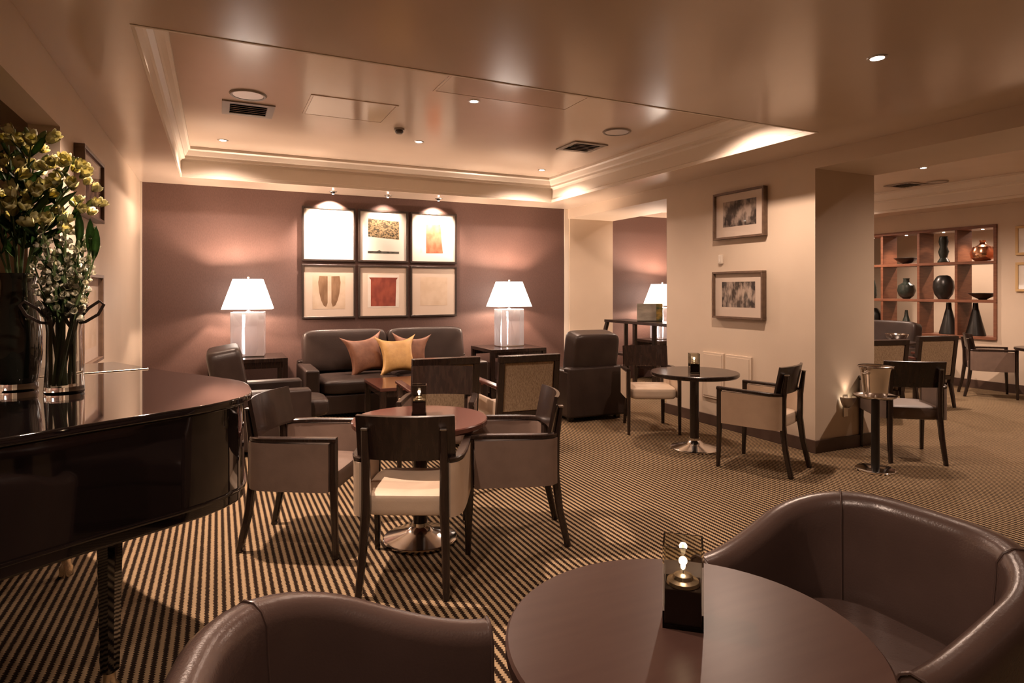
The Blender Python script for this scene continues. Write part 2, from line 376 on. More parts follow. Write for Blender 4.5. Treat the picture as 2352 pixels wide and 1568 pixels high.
struct('wall_right', bm, CREAM, label='cream far right wall around the shelving')
sbox('baseboard_right', SKIRT, FX-0.018, FX, -3.3, 8.69, 0, 0.13)
sbox('wall_right_beyond', CREAM, 12.4, 12.55, -3.4, 8.9, 0, 2.9, label='pale wall seen through the shelving')
sbox('ceiling_beyond', CEIL, FX+0.2, 12.4, -3.4, 8.9, 2.75, 2.85, label='ceiling beyond the shelving')
F2X1 = 9.92
bm = newbm(); box(bm, F2X1, FX, -3.4, 8.7, LO, LO+0.5); box(bm, PX1, F2X1, 8.1, 8.7, LO, LO+0.5); box(bm, PX1, F2X1, -3.4, 0.8, LO, LO+0.5)
struct('ceiling_far', bm, CEIL, label='low ceiling edge of the far room')
sbox('ceiling_far_tray', CEIL, PX1, F2X1+0.02, 0.78, 8.12, HI, HI+0.1, label='raised ceiling of the far room')
cornice('trim_7', (F2X1, 8.1), (F2X1, 0.8), (-1, 0)); cornice('trim_8', (PX1, 8.1), (F2X1, 8.1), (0, -1))
# ceiling access panels (children of the tray ceiling)
def hatch(x0, x1, y0, y1):
    bm = newbm(); z = HI; w = 0.018
    for a in ((x0, x1, y0, y0+w), (x0, x1, y1-w, y1), (x0, x0+w, y0+w, y1-w), (x1-w, x1, y0+w, y1-w)): box(bm, *a, z-0.006, z+0.002)
    o = obj('hatch_frame', bm, CEIL, ctray, False)
    p = obj('hatch_panel', box(newbm(), x0+w+0.004, x1-w-0.004, y0+w+0.004, y1-w-0.004, z-0.004, z+0.002), PANELP, ctray, False)
hatch(0.69, 1.42, 5.28, 5.89); hatch(1.56, 2.79, 4.36, 4.77)
# low service panels on the pier
for y0, y1 in ((5.09, 5.41), (4.70, 5.06)):
    p = obj('panel', box(newbm(), PX0-0.022, PX0+0.001, y0, y1, 0.30, 0.81, 0.006), CREAM, pier)
    obj('panel_door', box(newbm(), PX0-0.027, PX0-0.020, y0+0.025, y1-0.025, 0.325, 0.785, 0.003), CREAM, p)

# ---------------------------------------------------------------- ceiling fittings
def downlight(x, y, z, label, energy=90, r=0.045, angle=95, blend=0.7, tilt=None, group='recessed downlights', soft=0.035, color=WARM):
    t = thing('downlight', label, 'downlight', (x, y, z), 0, group)
    obj('trim_ring', lathe(newbm(), [(r*0.78, -0.001), (r*0.80, -0.006), (r*1.12, -0.006), (r*1.2, -0.001)], 24), SATINSTEEL, t)
    obj('bulb', lathe(newbm(), [(0, -0.007), (r*0.62, -0.006), (r*0.76, -0.001), (0, -0.001)], 20), BULB, t)
    light('SPOT', t, (0, 0, -0.03), energy, color, tilt, soft, angle, blend)
    return t
DE = 110
WIDE = dict(angle=150, blend=0.75)
downlight(0.05, 7.30, HI, 'ceiling downlight in the tray corner by the left wall', 105, **WIDE)
downlight(1.96, 6.47, HI, 'ceiling downlight beside the small smoke detector', 75, **WIDE)
downlight(1.96, 4.88, HI, 'ceiling downlight at the edge of the long access panel', 60, **WIDE)
downlight(3.90, 7.29, HI, 'ceiling downlight in the far right corner of the tray', 150, **WIDE)
downlight(0.05, 4.05, HI, 'ceiling downlight over the piano end', 430, angle=110, blend=0.6)
downlight(3.90, 4.05, HI, 'ceiling downlight in the tray corner nearest the pier', 150, **WIDE)
downlight(3.255, 2.204, LO, 'bright ceiling downlight in the low ceiling at upper right', 40)
downlight(0.25, 2.0, LO, 'unseen downlight added in the low ceiling to light the flowers', 85, angle=125, blend=0.5)  # out-of-view lamp added to light the flowers from the front
downlight(0.2, 0.6, LO, 'unseen downlight added to brighten the foreground tub chairs', 60, angle=140, blend=0.5)  # out-of-view lamp, added and placed to reach the tub chair insides
downlight(-2.2, 2.6, 2.60, 'unseen downlight added to lighten the side room wall', 70)  # out-of-view lamp put in to lighten the lower side room wall
for i, (x, y) in enumerate(((0.0, -1.6), (3.2, -1.6))): downlight(x, y, LO, ['added fill downlight behind the viewer on the left', 'added fill downlight behind the viewer on the right'][i], 20)  # unseen lamps added as general fill from behind the camera
downlight(8.34, 5.02, HI, 'ceiling downlight in the far room', 230, **WIDE)
for i, (x, y) in enumerate(((6.6, 7.4), (9.4, 7.4), (6.6, 2.2), (9.4, 2.4))):
    downlight(x, y, HI, ['far room downlight above the third table lamp', 'far room downlight near the leather sofa', 'far room downlight right of the pier', 'far room downlight by the right wall'][i], (120, 280, 165, 120)[i], **WIDE)
for i, (x, y) in enumerate(((11.5, 5.4), (11.5, 6.7))): downlight(x, y, 2.75, ['downlight beyond the shelving near its right end', 'downlight beyond the shelving near its left end'][i], 90, **WIDE)
# eyeball picture spots at the back wall
for i, x in enumerate((1.345, 2.06, 2.772)):
    t = thing('picture_spotlight', 'eyeball ceiling spotlight above the %s picture column' % ('left', 'middle', 'right')[i], 'spotlight', (x, 8.22, LO), 0, 'picture spotlights')
    obj('trim_ring', lathe(newbm(), [(0.02, -0.001), (0.03, -0.008), (0.048, -0.006), (0.052, -0.001)], 24), SATINSTEEL, t)
    e = obj('eyeball', lathe(newbm(), [(0, -0.030), (0.016, -0.028), (0.027, -0.014), (0.029, -0.002), (0, -0.001)], 18), CHROME if i == 1 else BLACK, t)
    obj('bulb', lathe(newbm(), [(0, -0.034), (0.012, -0.0335), (0.013, -0.029), (0, -0.028)], 14), BULB, e)
    light('SPOT', t, (0, 0, -0.05), [420, 42, 150][i], WARM, (math.radians(27), 0, 0), 0.012, 104, 0.9)
# speakers, vents, detector
def speaker(x, y, z, label):
    t = thing('ceiling_speaker', label, 'speaker', (x, y, z), 0, 'round ceiling speakers')
    obj('rim', lathe(newbm(), [(0.115, -0.001), (0.12, -0.012), (0.135, -0.014), (0.145, -0.001)], 36), GREYPLASTIC, t)
    obj('grille', lathe(newbm(), [(0, -0.009), (0.117, -0.009), (0.118, -0.001), (0, -0.001)], 36), SATINSTEEL, t)
speaker(0.225, 5.51, HI, 'round ceiling speaker beside the left air vent'); speaker(3.64, 5.20, HI, 'round ceiling speaker near the right air vent')
speaker(9.6, 5.58, HI, 'small round ceiling speaker in the far room')
def vent(x, y, z, label, s=0.21):
    t = thing('air_vent', label, 'vent', (x, y, z), 0, 'square ceiling vents')
    bm = newbm()
    for a in ((-s, s, -s, -s*0.72), (-s, s, s*0.72, s), (-s, -s*0.72, -s*0.72, s*0.72), (s*0.72, s, -s*0.72, s*0.72)): box(bm, *a, -0.012, -0.001)
    obj('vent_frame', bm, GREYPLASTIC, t, False)
    obj('throat', box(newbm(), -s*0.71, s*0.71, -s*0.71, s*0.71, -0.003, -0.001), BLACK, t, False)
    for k in range(5):
        yy = (-0.56+0.28*k)*s
        obj('slat', box(newbm(), -s*0.70, s*0.70, -0.016, 0.016, -0.0012, 0.0012, M=Matrix.Translation((0, yy, -0.011)) @ Matrix.Rotation(math.radians(35), 4, 'X')), SATINSTEEL, t, False)
vent(0.243, 5.95, HI, 'square ceiling air vent beside the left speaker'); vent(3.67, 5.92, HI, 'square ceiling air vent near the far right tray corner'); vent(9.45, 5.95, HI, 'square ceiling vent in the far room')
t = thing('smoke_detector', 'small dark smoke detector on the tray ceiling', 'detector', (1.625, 6.03, HI))
obj('base', lathe(newbm(), [(0, -0.018), (0.05, -0.018), (0.052, -0.001), (0, -0.001)], 24), GREYPLASTIC, t)
obj('head', lathe(newbm(), [(0, -0.052), (0.03, -0.05), (0.042, -0.035), (0.036, -0.018), (0, -0.018)], 24), DARKPLASTIC, t)

# ---------------------------------------------------------------- pictures
def picture(name, label, w, h, loc, rotz, fm, board, fw=0.025, depth=0.03, cat='picture', group=None, glass=True):
    """hangs in local xz plane facing -y, back at y=0; loc = centre"""
    t = thing(name, label, cat, loc, rotz, group)
    for i, a in enumerate(((-w/2, w/2, h/2-fw, h/2), (-w/2, w/2, -h/2, -h/2+fw), (-w/2, -w/2+fw, -h/2+fw, h/2-fw), (w/2-fw, w/2, -h/2+fw, h/2-fw))):
        obj('frame_bar', box(newbm(), a[0], a[1], -depth, -0.001, a[2], a[3], 0.002, 1), fm, t)
    obj('mount_board', box(newbm(), -w/2+fw*0.6, w/2-fw*0.6, -depth*0.45, -depth*0.3, -h/2+fw*0.6, h/2-fw*0.6), board, t, False)
    if glass: obj('glass_pane', box(newbm(), -w/2+fw, w/2-fw, -depth*0.80, -depth*0.76, -h/2+fw, h/2-fw), PANE, t, False)
    t['front'] = -depth*0.45
    return t
def art(t, m, pts, lift=0.0008, name='print'):
    """flat printed shape, pts in local (x,z)"""
    bm = newbm(); y = t['front']-lift
    a = [bm.verts.new((x, y, z)) for x, z in pts]; b = [bm.verts.new((x, y+0.0007, z)) for x, z in pts]
    n = len(pts); bm.faces.new(a); bm.faces.new(b[::-1])
    for i in range(n): bm.faces.new((a[i], a[(i+1) % n], b[(i+1) % n], b[i]))
    bmesh.ops.recalc_face_normals(bm, faces=bm.faces[:])
    return obj(name, bm, m, t, False)
def rect(x0, x1, z0, z1): return [(x0, z0), (x1, z0), (x1, z1), (x0, z1)]
PW = 0.685
cols = (1.325, 2.05, 2.768); rows = (2.235, 1.482)
G6 = 'six framed prints on the plum wall'
p = picture('framed_print', 'framed pale print washed out by light, upper left of the six', PW, 0.71, (cols[0], BY, rows[0]), 0, FRAMEW, MATB, group=G6); art(p, INK_PALE, rect(-0.2, 0.2, -0.2, 0.2))
p = picture('framed_print', 'framed print of dark olive block above a thin black bar', PW, 0.71, (cols[1], BY, rows[0]), 0, FRAMEW, MATB, group=G6); art(p, INK_OLIVE, [(-0.21, -0.01), (0.215, -0.04), (0.215, 0.21), (-0.21, 0.235)]); art(p, INK_BLACK, [(-0.215, -0.235), (0.215, -0.235), (0.215, -0.205), (-0.03, -0.205), (-0.06, -0.19), (-0.09, -0.205), (-0.215, -0.205)])
p = picture('framed_print', 'framed print of a rust red tapering block, upper right of the six', PW, 0.71, (cols[2], BY, rows[0]), 0, FRAMEW, MATB, group=G6); art(p, INK_RUST, [(-0.115, -0.215), (0.135, -0.21), (0.115, -0.02), (0.10, 0.2), (-0.115, 0.19)]); art(p, INK_PALE, rect(-0.2, -0.17, -0.21, 0.2)); art(p, INK_PALE, rect(0.18, 0.21, -0.21, 0.2))
def wing(s, x):
    L = [(0.0, 0.20), (-0.105*s, 0.205), (-0.12*s, 0.12), (-0.105*s, -0.02), (-0.08*s, -0.12), (-0.05*s, -0.185), (-0.018*s, -0.2), (0.0, -0.15), (0.0, 0.0)]
    return [(x+a, b) for a, b in L]
p = picture('framed_print', 'framed print of two brown feather shapes, lower left of the six', PW, 0.71, (cols[0], BY, rows[1]), 0, FRAMEW, MATB2, group=G6); art(p, INK_BEIGE, rect(-0.21, 0.21, -0.23, 0.21)); art(p, INK_BROWN, wing(1, -0.018), 0.0016); art(p, INK_BROWN, wing(-1, 0.03), 0.0016)
p = picture('framed_print', 'framed print of a deep red square, lower middle of the six', PW, 0.71, (cols[1], BY, rows[1]), 0, FRAMEW, MATB2, group=G6); art(p, INK_PALE, rect(-0.215, 0.215, -0.22, 0.23)); art(p, INK_RED, [(-0.175, -0.2), (0.165, -0.2), (0.175, 0.16), (0.2, 0.19), (-0.2, 0.19), (-0.175, 0.16)], 0.0016)
p = picture('framed_print', 'framed plain beige print, lower right of the six', PW, 0.71, (cols[2], BY, rows[1]), 0, FRAMEW, MATB2, group=G6); art(p, INK_BEIGE, rect(-0.2, 0.2, -0.2, 0.2))
# pier pictures face -x
p = picture('framed_photograph', 'upper framed monochrome street photograph on the pier', 0.70, 0.50, (PX0, 4.855, 2.295), -PI/2, FRAMEB, MATB2, 0.022, 0.06, 'picture', 'photographs on the pier'); art(p, PHOTO1, rect(-0.23, 0.23, -0.12, 0.15))
p = picture('framed_photograph', 'lower framed monochrome photograph of figures on the pier', 0.70, 0.50, (PX0, 4.87, 1.448), -PI/2, FRAMEB, MATB2, 0.022, 0.06, 'picture', 'photographs on the pier'); art(p, PHOTO2, rect(-0.23, 0.23, -0.13, 0.14))
t = thing('wall_sensor', 'tiny ivory sensor box between the pier photographs', 'sensor', (PX0, 5.13, 1.835), -PI/2)
obj('body', box(newbm(), -0.028, 0.028, -0.03, -0.001, -0.05, 0.05, 0.008), IVORY, t); obj('lens', box(newbm(), -0.012, 0.012, -0.034, -0.029, -0.03, 0.005, 0.002), WHITE, t)
# left wall pictures face +x
p = picture('framed_photograph', 'deep framed picture high on the left wall behind the tall flowers', 0.76, 0.44, (WX, 5.09, 2.21), PI/2, FRAMEB, MATB2, 0.024, 0.06, 'picture', 'pictures on the left wall'); art(p, PHOTO1, rect(-0.27, 0.27, -0.15, 0.02))
p = picture('framed_photograph', 'framed picture low on the left wall behind the glass vase', 0.76, 0.62, (WX, 5.06, 1.30), PI/2, FRAMEB, MATB2, 0.024, 0.06, 'picture', 'pictures on the left wall'); art(p, INK_BEIGE, rect(-0.27, 0.27, -0.2, 0.2))
# far right pictures face -x
for i, (z, l) in enumerate(((2.215, 'upper blond framed picture on the far right wall'), (1.69, 'lower blond framed picture on the far right wall'))):
    p = picture('framed_picture', l, 0.5, 0.42, (FX, 4.74, z), -PI/2, FRAMEY, MATB, 0.035, 0.03, 'picture', 'blond framed pictures'); art(p, PHOTO2, rect(-0.12, 0.12, -0.1, 0.1))

# ---------------------------------------------------------------- lamps and side tables
def table_lamp(x, y, z, label, rz=0.0):
    t = thing('table_lamp', label, 'lamp', (x, y, z), rz, 'crystal table lamps')
    b = obj('crystal_base', box(newbm(), -0.185, 0.185, -0.11, 0.11, 0.012, 0.53, 0.008), CRYSTAL, t, False)
    obj('added_glow_tube', lathe(newbm(), [(0, 0.03), (0.014, 0.03), (0.014, 0.50), (0, 0.50)], 12, Matrix.Translation((-0.05, 0, 0))), TUBE, b)  # glowing tube added inside to brighten the crystal base
    obj('base_plate', box(newbm(), -0.18, 0.18, -0.105, 0.105, 0.0, 0.013, 0.003), CHROME, t)
    obj('stem', lathe(newbm(), [(0.008, 0.53), (0.03, 0.535), (0.008, 0.55), (0.008, 0.70), (0, 0.70)], 12), CHROME, t)
    A, Bq, a2, b2, z0, z1 = 0.275, 0.18, 0.16, 0.105, 0.565, 0.92
    def ring(a, b, z): return [Vector((-a, -b, z)), Vector((a, -b, z)), Vector((a, b, z)), Vector((-a, b, z))]
    bm = newbm(); loft(bm, [ring(A, Bq, z0), ring(a2, b2, z1), ring(a2-0.006, b2-0.006, z1), ring(A-0.006, Bq-0.006, z0)], False, True)
    s = obj('shade', bm, SHADE, t, False)
    bm = newbm(); bar(bm, [(-a2, 0, z1-0.01), (a2, 0, z1-0.01)], 0.006, 0.004); bar(bm, [(0, -b2, z1-0.01), (0, b2, z1-0.01)], 0.006, 0.004)
    obj('spider', bm, CHROME, s, False)
    obj('finial', lathe(newbm(), [(0, z1+0.035), (0.014, z1+0.022), (0.008, z1+0.008), (0.012, z1-0.005), (0, z1-0.008)], 12), WHITE, t)
    obj('bulb', lathe(newbm(), [(0, 0.70), (0.025, 0.715), (0.032, 0.745), (0.02, 0.77), (0, 0.78)], 14), BULB, t)
    light('POINT', t, (0, 0, 0.825), 125, WARM2, None, 0.03)
    light('POINT', t, (0, 0, 0.64), 50, WARM2, None, 0.025)
    return t
def side_table(x0, x1, y0, y1, z, label):
    t = thing('side_table', label, 'table', ((x0+x1)/2, (y0+y1)/2, 0), 0, 'dark lamp tables')
    w, d = (x1-x0)/2, (y1-y0)/2
    B('top', WOOD, t, -w, w, -d, d, z-0.045, z)
    for sx in (-1, 1):
        for sy in (-1, 1): B('leg', WOOD, t, sx*w-(0.06 if sx > 0 else 0), sx*w+(0.06 if sx < 0 else 0), sy*d-(0.06 if sy > 0 else 0), sy*d+(0.06 if sy < 0 else 0), 0, z-0.045)
    for sy in (-1, 1): B('apron', WOOD, t, -w+0.06, w-0.06, sy*(d-0.03)-0.012, sy*(d-0.03)+0.012, z-0.115, z-0.045)
    B('lower_shelf', WOOD, t, -w+0.055, w-0.055, -d+0.055, d-0.055, 0.18, 0.205)
    return t
side_table(-0.10, 0.74, 7.66, 8.36, 0.71, 'dark wood side table between left armchair and sofa')
table_lamp(0.33, 8.04, 0.71, 'lit crystal table lamp left of the sofa', math.radians(-8))
side_table(3.30, 4.14, 7.60, 8.34, 0.70, 'dark wood side table right of the sofa')
table_lamp(3.77, 8.04, 0.70, 'lit crystal table lamp right of the sofa', math.radians(6))
side_table(6.4, 7.22, 7.97, 8.66, 0.68, 'dark wood side table in the far room under a lamp')
table_lamp(6.75, 8.33, 0.68, 'lit crystal table lamp in the far room behind the console', math.radians(10))

# ---------------------------------------------------------------- leather sofa and armchairs (+y = front)
def leather_seat(name, label, cat, W, D, nb, loc, rotz, back_z=0.62, arm=0.16, over=0.0, pillow_top=0.98, group=None):
    t = thing(name, label, cat, loc, rotz, group)
    w, d = W/2, D/2
    for sx in (-1, 1):
        x0, x1 = (-w, -w+arm) if sx < 0 else (w-arm, w)
        obj('arm', box(newbm(), x0, x1, -d+0.001, d-0.02, 0.05, 0.585, 0.03, 3), LEATHER, t)
    obj('back_frame', box(newbm(), -w+arm*0.0+0.005, w-0.005, -d-0.015, -d+0.13, 0.05, back_z, 0.03, 3), LEATHER, t)
    obj('base', box(newbm(), -w+arm*0.8, w-arm*0.8, -d+0.1, d-0.01, 0.06, 0.28, 0.02), LEATHER, t)
    iw = (W-2*arm)
    for k in range(nb):
        cx = -iw/2+iw*(k+0.5)/nb
        sq(bm := newbm(), cx, 0.06+over/2, 0.365, iw/nb/2-0.004, d-0.06+over/2, 0.095, 6, 8)
        obj('seat_cushion', bm, LEATHER, t)
        pth = 0.15 if nb == 1 else 0.125
        M = Matrix.Translation((cx, -d+0.15+pth, 0.0)) @ Matrix.Rotation(math.radians(10), 4, 'X')
        pw = (iw+arm*1.3)/nb/2 if nb > 1 else iw/2+arm*0.45
        if nb > 1: M = Matrix.Translation((-pw*nb+pw*(2*k+1), -d+0.23, 0)) @ Matrix.Rotation(math.radians(10), 4, 'X')
        sq(bm := newbm(), 0, 0, (0.47+pillow_top)/2, pw-0.004, pth, (pillow_top-0.47)/2, 8, 10, M)
        obj('back_pillow', bm, LEATHER, t)
    for sx in (-1, 1):
        for sy in (-1, 1): obj('foot', box(newbm(), sx*(w-0.08)-0.03, sx*(w-0.08)+0.03, sy*(d-0.1)-0.03, sy*(d-0.1)+0.03, 0, 0.06, 0.004), WOOD, t)
    return t
sofa = leather_seat('sofa', 'dark brown leather two seat sofa below the six framed prints', 'sofa', 2.26, 0.95, 2, (2.03, 7.82, 0), PI, pillow_top=1.0)
leather_seat('armchair', 'dark leather armchair behind the piano tail facing right', 'armchair', 0.86, 0.90, 1, (0.36, 6.43, 0), face(1, 0), over=0.18, group='leather armchairs')
leather_seat('armchair', 'dark leather armchair seen from behind, left of the round pier table', 'armchair', 0.78, 0.86, 1, (3.97, 6.44, 0), face(0.05, 1), pillow_top=1.03, group='leather armchairs')
leather_seat('sofa', 'leather sofa in the far room in front of the shelving', 'sofa', 1.9, 0.9, 2, (9.75, 7.05, 0), face(-1, 0), pillow_top=1.0)
# throw pillows
def pillow(label, m, a, th, loc, rx, ry, rz):
    N = 16; bm = newbm(); top = []; bot = []
    for i in range(N+1):
        u = -1+2*i/N; rt = []; rb = []
        for j in range(N+1):
            v = -1+2*j/N
            x = a*u*(1-0.33*(1-v*v)*u*u); y = a*v*(1-0.33*(1-u*u)*v*v)
            z = th*max(0.0, (1-u**2)*(1-v**2))**0.42
            rt.append(bm.verts.new((x, y, z+0.002))); rb.append(bm.verts.new((x, y, -z-0.002)))
        top.append(rt); bot.append(rb)
    for i in range(N):
        for j in range(N):
            bm.faces.new((top[i][j], top[i+1][j], top[i+1][j+1], top[i][j+1])); bm.faces.new((bot[i][j+1], bot[i+1][j+1], bot[i+1][j], bot[i][j]))
    ed = [(i, 0) for i in range(N)]+[(N, j) for j in range(N)]+[(i, N) for i in range(N, 0, -1)]+[(0, j) for j in range(N, 0, -1)]
    for q in range(len(ed)):
        a_, b_ = ed[q], ed[(q+1) % len(ed)]
        bm.faces.new((top[a_[0]][a_[1]], bot[a_[0]][a_[1]], bot[b_[0]][b_[1]], top[b_[0]][b_[1]]))
    bmesh.ops.recalc_face_normals(bm, faces=bm.faces[:])
    o = obj('throw_pillow', bm, m, ang=60); o.location = loc
    o.rotation_euler = (Matrix.Rotation(rz, 4, 'Z') @ Matrix.Rotation(rx, 4, 'X') @ Matrix.Rotation(ry, 4, 'Z')).to_euler()
    return tag(o, label, 'pillow', 'throw pillows on the sofa')
pillow('copper satin throw pillow on the left of the sofa trio', COPPERF, 0.28, 0.075, (1.68, 7.83, 0.685), math.radians(72), math.radians(8), math.radians(8))
pillow('gold satin throw pillow in front of two copper ones', GOLD, 0.27, 0.085, (2.04, 7.66, 0.675), math.radians(70), math.radians(2), math.radians(0))
pillow('copper satin throw pillow peeking out right of the gold one', COPPERF, 0.26, 0.07, (2.26, 7.81, 0.69), math.radians(74), math.radians(-4), math.radians(-8))

# ---------------------------------------------------------------- wooden chairs
def dining_chair(label, up, loc, rotz, group):
    """armchair with curved wooden back panel; +y = front"""
    t = thing('dining_chair', label, 'chair', (*loc, 0), rotz, group)
    def bp(u, v):
        x = -0.245+0.49*u; z = 0.655+0.225*v
        return (x, -0.205-0.045*(1-(x/0.245)**2)-0.045*v, z)
    obj('back_panel', sheet(newbm(), bp, 12, 3, 0.020), WOOD, t)
    for s in (-1, 1):
        pts = [(s*0.215, -0.325, 0.0), (s*0.205, -0.275, 0.22), (s*0.195, -0.252, 0.42), (s*0.195, -0.258, 0.62), (s*0.195, -0.285, 0.815)]
        p = obj('rear_post', bar(newbm(), pts, [0.032, 0.038, 0.045, 0.040, 0.032], [0.036, 0.042, 0.048, 0.040, 0.026], Vector((0, 1, 0))), WOOD, t)
        obj('post_cap', box(newbm(), s*0.195-0.017, s*0.195+0.017, -0.301, -0.270, 0.812, 0.822, 0.003), SATINSTEEL, p)
        obj('front_leg', bar(newbm(), [(s*0.262, 0.262, 0.0), (s*0.262, 0.25, 0.36), (s*0.262, 0.25, 0.656)], [0.028, 0.036, 0.036], [0.03, 0.042, 0.042], Vector((0, 1, 0))), WOOD, t)
        path = [(0.215, -0.245), (0.243, -0.222), (0.262, -0.17), (0.268, -0.08), (0.268, 0.10), (0.266, 0.225)]
        obj('side_panel', sheet(newbm(), lambda u, v: (s*pt(path, u)[0], pt(path, u)[1], 0.375+0.268*v), 14, 3, 0.04), up, t)
        rail = [(s*x, y, 0.655+0.012*i/5) for i, (x, y) in enumerate(path[:-1]+[(0.266, 0.268)])]
        obj('arm_rail', bar(newbm(), rail, [0.034, 0.044, 0.048, 0.048, 0.045, 0.042], 0.026), WOOD, t)
    sq(bm := newbm(), 0, 0.012, 0.422, 0.243, 0.245, 0.062, 7, 8)
    obj('seat', bm, up, t)
    return t
def pt(path, u):
    f = u*(len(path)-1); i = min(int(f), len(path)-2); f -= i
    return (path[i][0]*(1-f)+path[i+1][0]*f, path[i][1]*(1-f)+path[i+1][1]*f)
G1 = 'armchairs around the middle round table'; G2 = 'cream armchairs at the pier table'
dining_chair('cream armchair with dark curved back, nearest at the middle round table', CREAMF, (0.955, 3.235), face(0.45, 0.89), G1)
dining_chair('taupe armchair left of the middle round table beside the piano', TAUPEF, (0.50, 3.90), face(0.86, -0.50), G1)
dining_chair('taupe armchair right of the middle round table with side panel to the viewer', TAUPEF, (1.62, 3.455), face(-0.94, 0.33), G1)
dining_chair('armchair behind the middle round table facing the viewer', TAUPEF, (1.55, 4.58), face(-0.43, -0.90), G1)
dining_chair('cream armchair left of the pier table facing the viewer', CREAMF, (4.20, 5.40), face(-0.45, -0.89), G2)
dining_chair('cream armchair right of the pier table with side panel to the viewer', CREAMF, (4.20, 3.88), face(-0.36, 0.93), G2)
dining_chair('grey brown armchair beside the champagne bucket stand, back to the viewer', BROWNF, (5.64, 3.58), face(0.60, 0.80), 'armchairs in the far room')
dining_chair('taupe armchair in the far room near the right wall', TAUPEF, (9.90, 5.05), face(0.62, -0.78), 'armchairs in the far room')

def lounge_chair(label, loc, rotz, group):
    """wood framed chair with a woven back; +y = front"""
    t = thing('lounge_chair', label, 'chair', (*loc, 0), rotz, group)
    w = 0.30
    tilt = Matrix.Translation((0, -0.26, 0.30)) @ Matrix.Rotation(math.radians(7), 4, 'X') @ Matrix.Translation((0, 0.26, -0.30))
    for i, a in enumerate(((-w, -w+0.055, 0.30, 0.865), (w-0.055, w, 0.30, 0.865), (-w, w, 0.865, 0.925), (-w+0.055, w-0.055, 0.36, 0.41))):
        obj('back_frame_bar', box(newbm(), a[0], a[1], -0.285, -0.235, a[2], a[3], 0.004, 2, tilt), WOOD, t)
    obj('back_upholstery', box(newbm(), -w+0.054, w-0.054, -0.277, -0.238, 0.41, 0.866, 0.012, 3, tilt), WEAVE, t)
    for s in (-1, 1):
        x0, x1 = (w-0.05, w) if s > 0 else (-w, -w+0.05)
        obj('rear_leg', bar(newbm(), [(s*(w-0.027), -0.32, 0), (s*(w-0.027), -0.262, 0.31)], [0.036, 0.05], [0.036, 0.05], Vector((0, 1, 0))), WOOD, t)
        obj('front_leg', box(newbm(), x0, x1, 0.24, 0.29, 0, 0.62, 0.004), WOOD, t)
        obj('arm', bar(newbm(), [(s*(w-0.025), -0.30, 0.635), (s*(w-0.022), 0.0, 0.64), (s*(w-0.025), 0.31, 0.64)], 0.065, 0.03), TABLE, t)
        obj('arm_panel', box(newbm(), x0+0.008, x1-0.008, -0.25, 0.24, 0.30, 0.50, 0.006), CREAMF, t)
    obj('seat_rail', box(newbm(), -w+0.05, w-0.05, -0.24, 0.28, 0.25, 0.31, 0.004), WOOD, t)
    sq(bm := newbm(), 0, 0.02, 0.375, w-0.052, 0.255, 0.07, 7, 8)
    obj('seat_cushion', bm, CREAMF, t)
    return t
GL = 'wood framed lounge chairs with woven backs'
lounge_chair('framed lounge chair directly behind the far armchair of the middle table', (1.79, 5.38), face(0.05, 1), GL)
lounge_chair('wood framed lounge chair with tan woven back left of the leather armchair', (2.54, 5.29), face(0.04, 1), GL)
lounge_chair('woven back lounge chair in the far room closest to the pier', (7.12, 4.98), face(0.25, 0.97), GL)
lounge_chair('woven back lounge chair in the far room beside the bowl table', (8.30, 5.10), face(0.22, 0.97), GL)

# ---------------------------------------------------------------- tables
def round_table(x, y, label, m=TABLE, r=0.405, z=0.73, group='round pedestal tables'):
    t = thing('round_table', label, 'table', (x, y, 0), 0, group)
    obj('top', lathe(newbm(), [(0, z), (r-0.006, z), (r, z-0.006), (r, z-0.028), (r-0.012, z-0.04), (0, z-0.04)], 72), m, t)
    obj('post', lathe(newbm(), [(0.0, z-0.04), (0.042, z-0.04), (0.042, 0.06), (0, 0.06)], 24), WOOD, t)
    obj('base', lathe(newbm(), [(0.0, 0.105), (0.048, 0.105), (0.05, 0.085), (0.085, 0.052), (0.215, 0.02), (0.222, 0.012), (0.222, 0.0), (0, 0.0)], 56), CHROME, t)
    return t
round_table(1.104, 3.617, 'glossy reddish round table in the middle among four armchairs')
round_table(4.076, 4.561, 'dark round table in front of the pier', WOOD)
round_table(0.944, 1.079, 'brown round table in the foreground between two tub chairs', TABLE2)
t = thing('coffee_table', 'dark wood coffee table in front of the sofa', 'table', (2.1, 6.78, 0))
B('top', TABLE, t, -0.58, 0.58, -0.4, 0.4, 0.445, 0.48)
for sx in (-1, 1):
    for sy in (-1, 1): B('leg', WOOD, t, sx*0.545-0.03, sx*0.545+0.03, sy*0.365-0.03, sy*0.365+0.03, 0, 0.445)
for sy in (-1, 1): B('apron', WOOD, t, -0.515, 0.515, sy*0.365-0.012, sy*0.365+0.012, 0.38, 0.445)
for sx in (-1, 1): B('end_apron', WOOD, t, sx*0.545-0.012, sx*0.545+0.012, -0.335, 0.335, 0.38, 0.445)
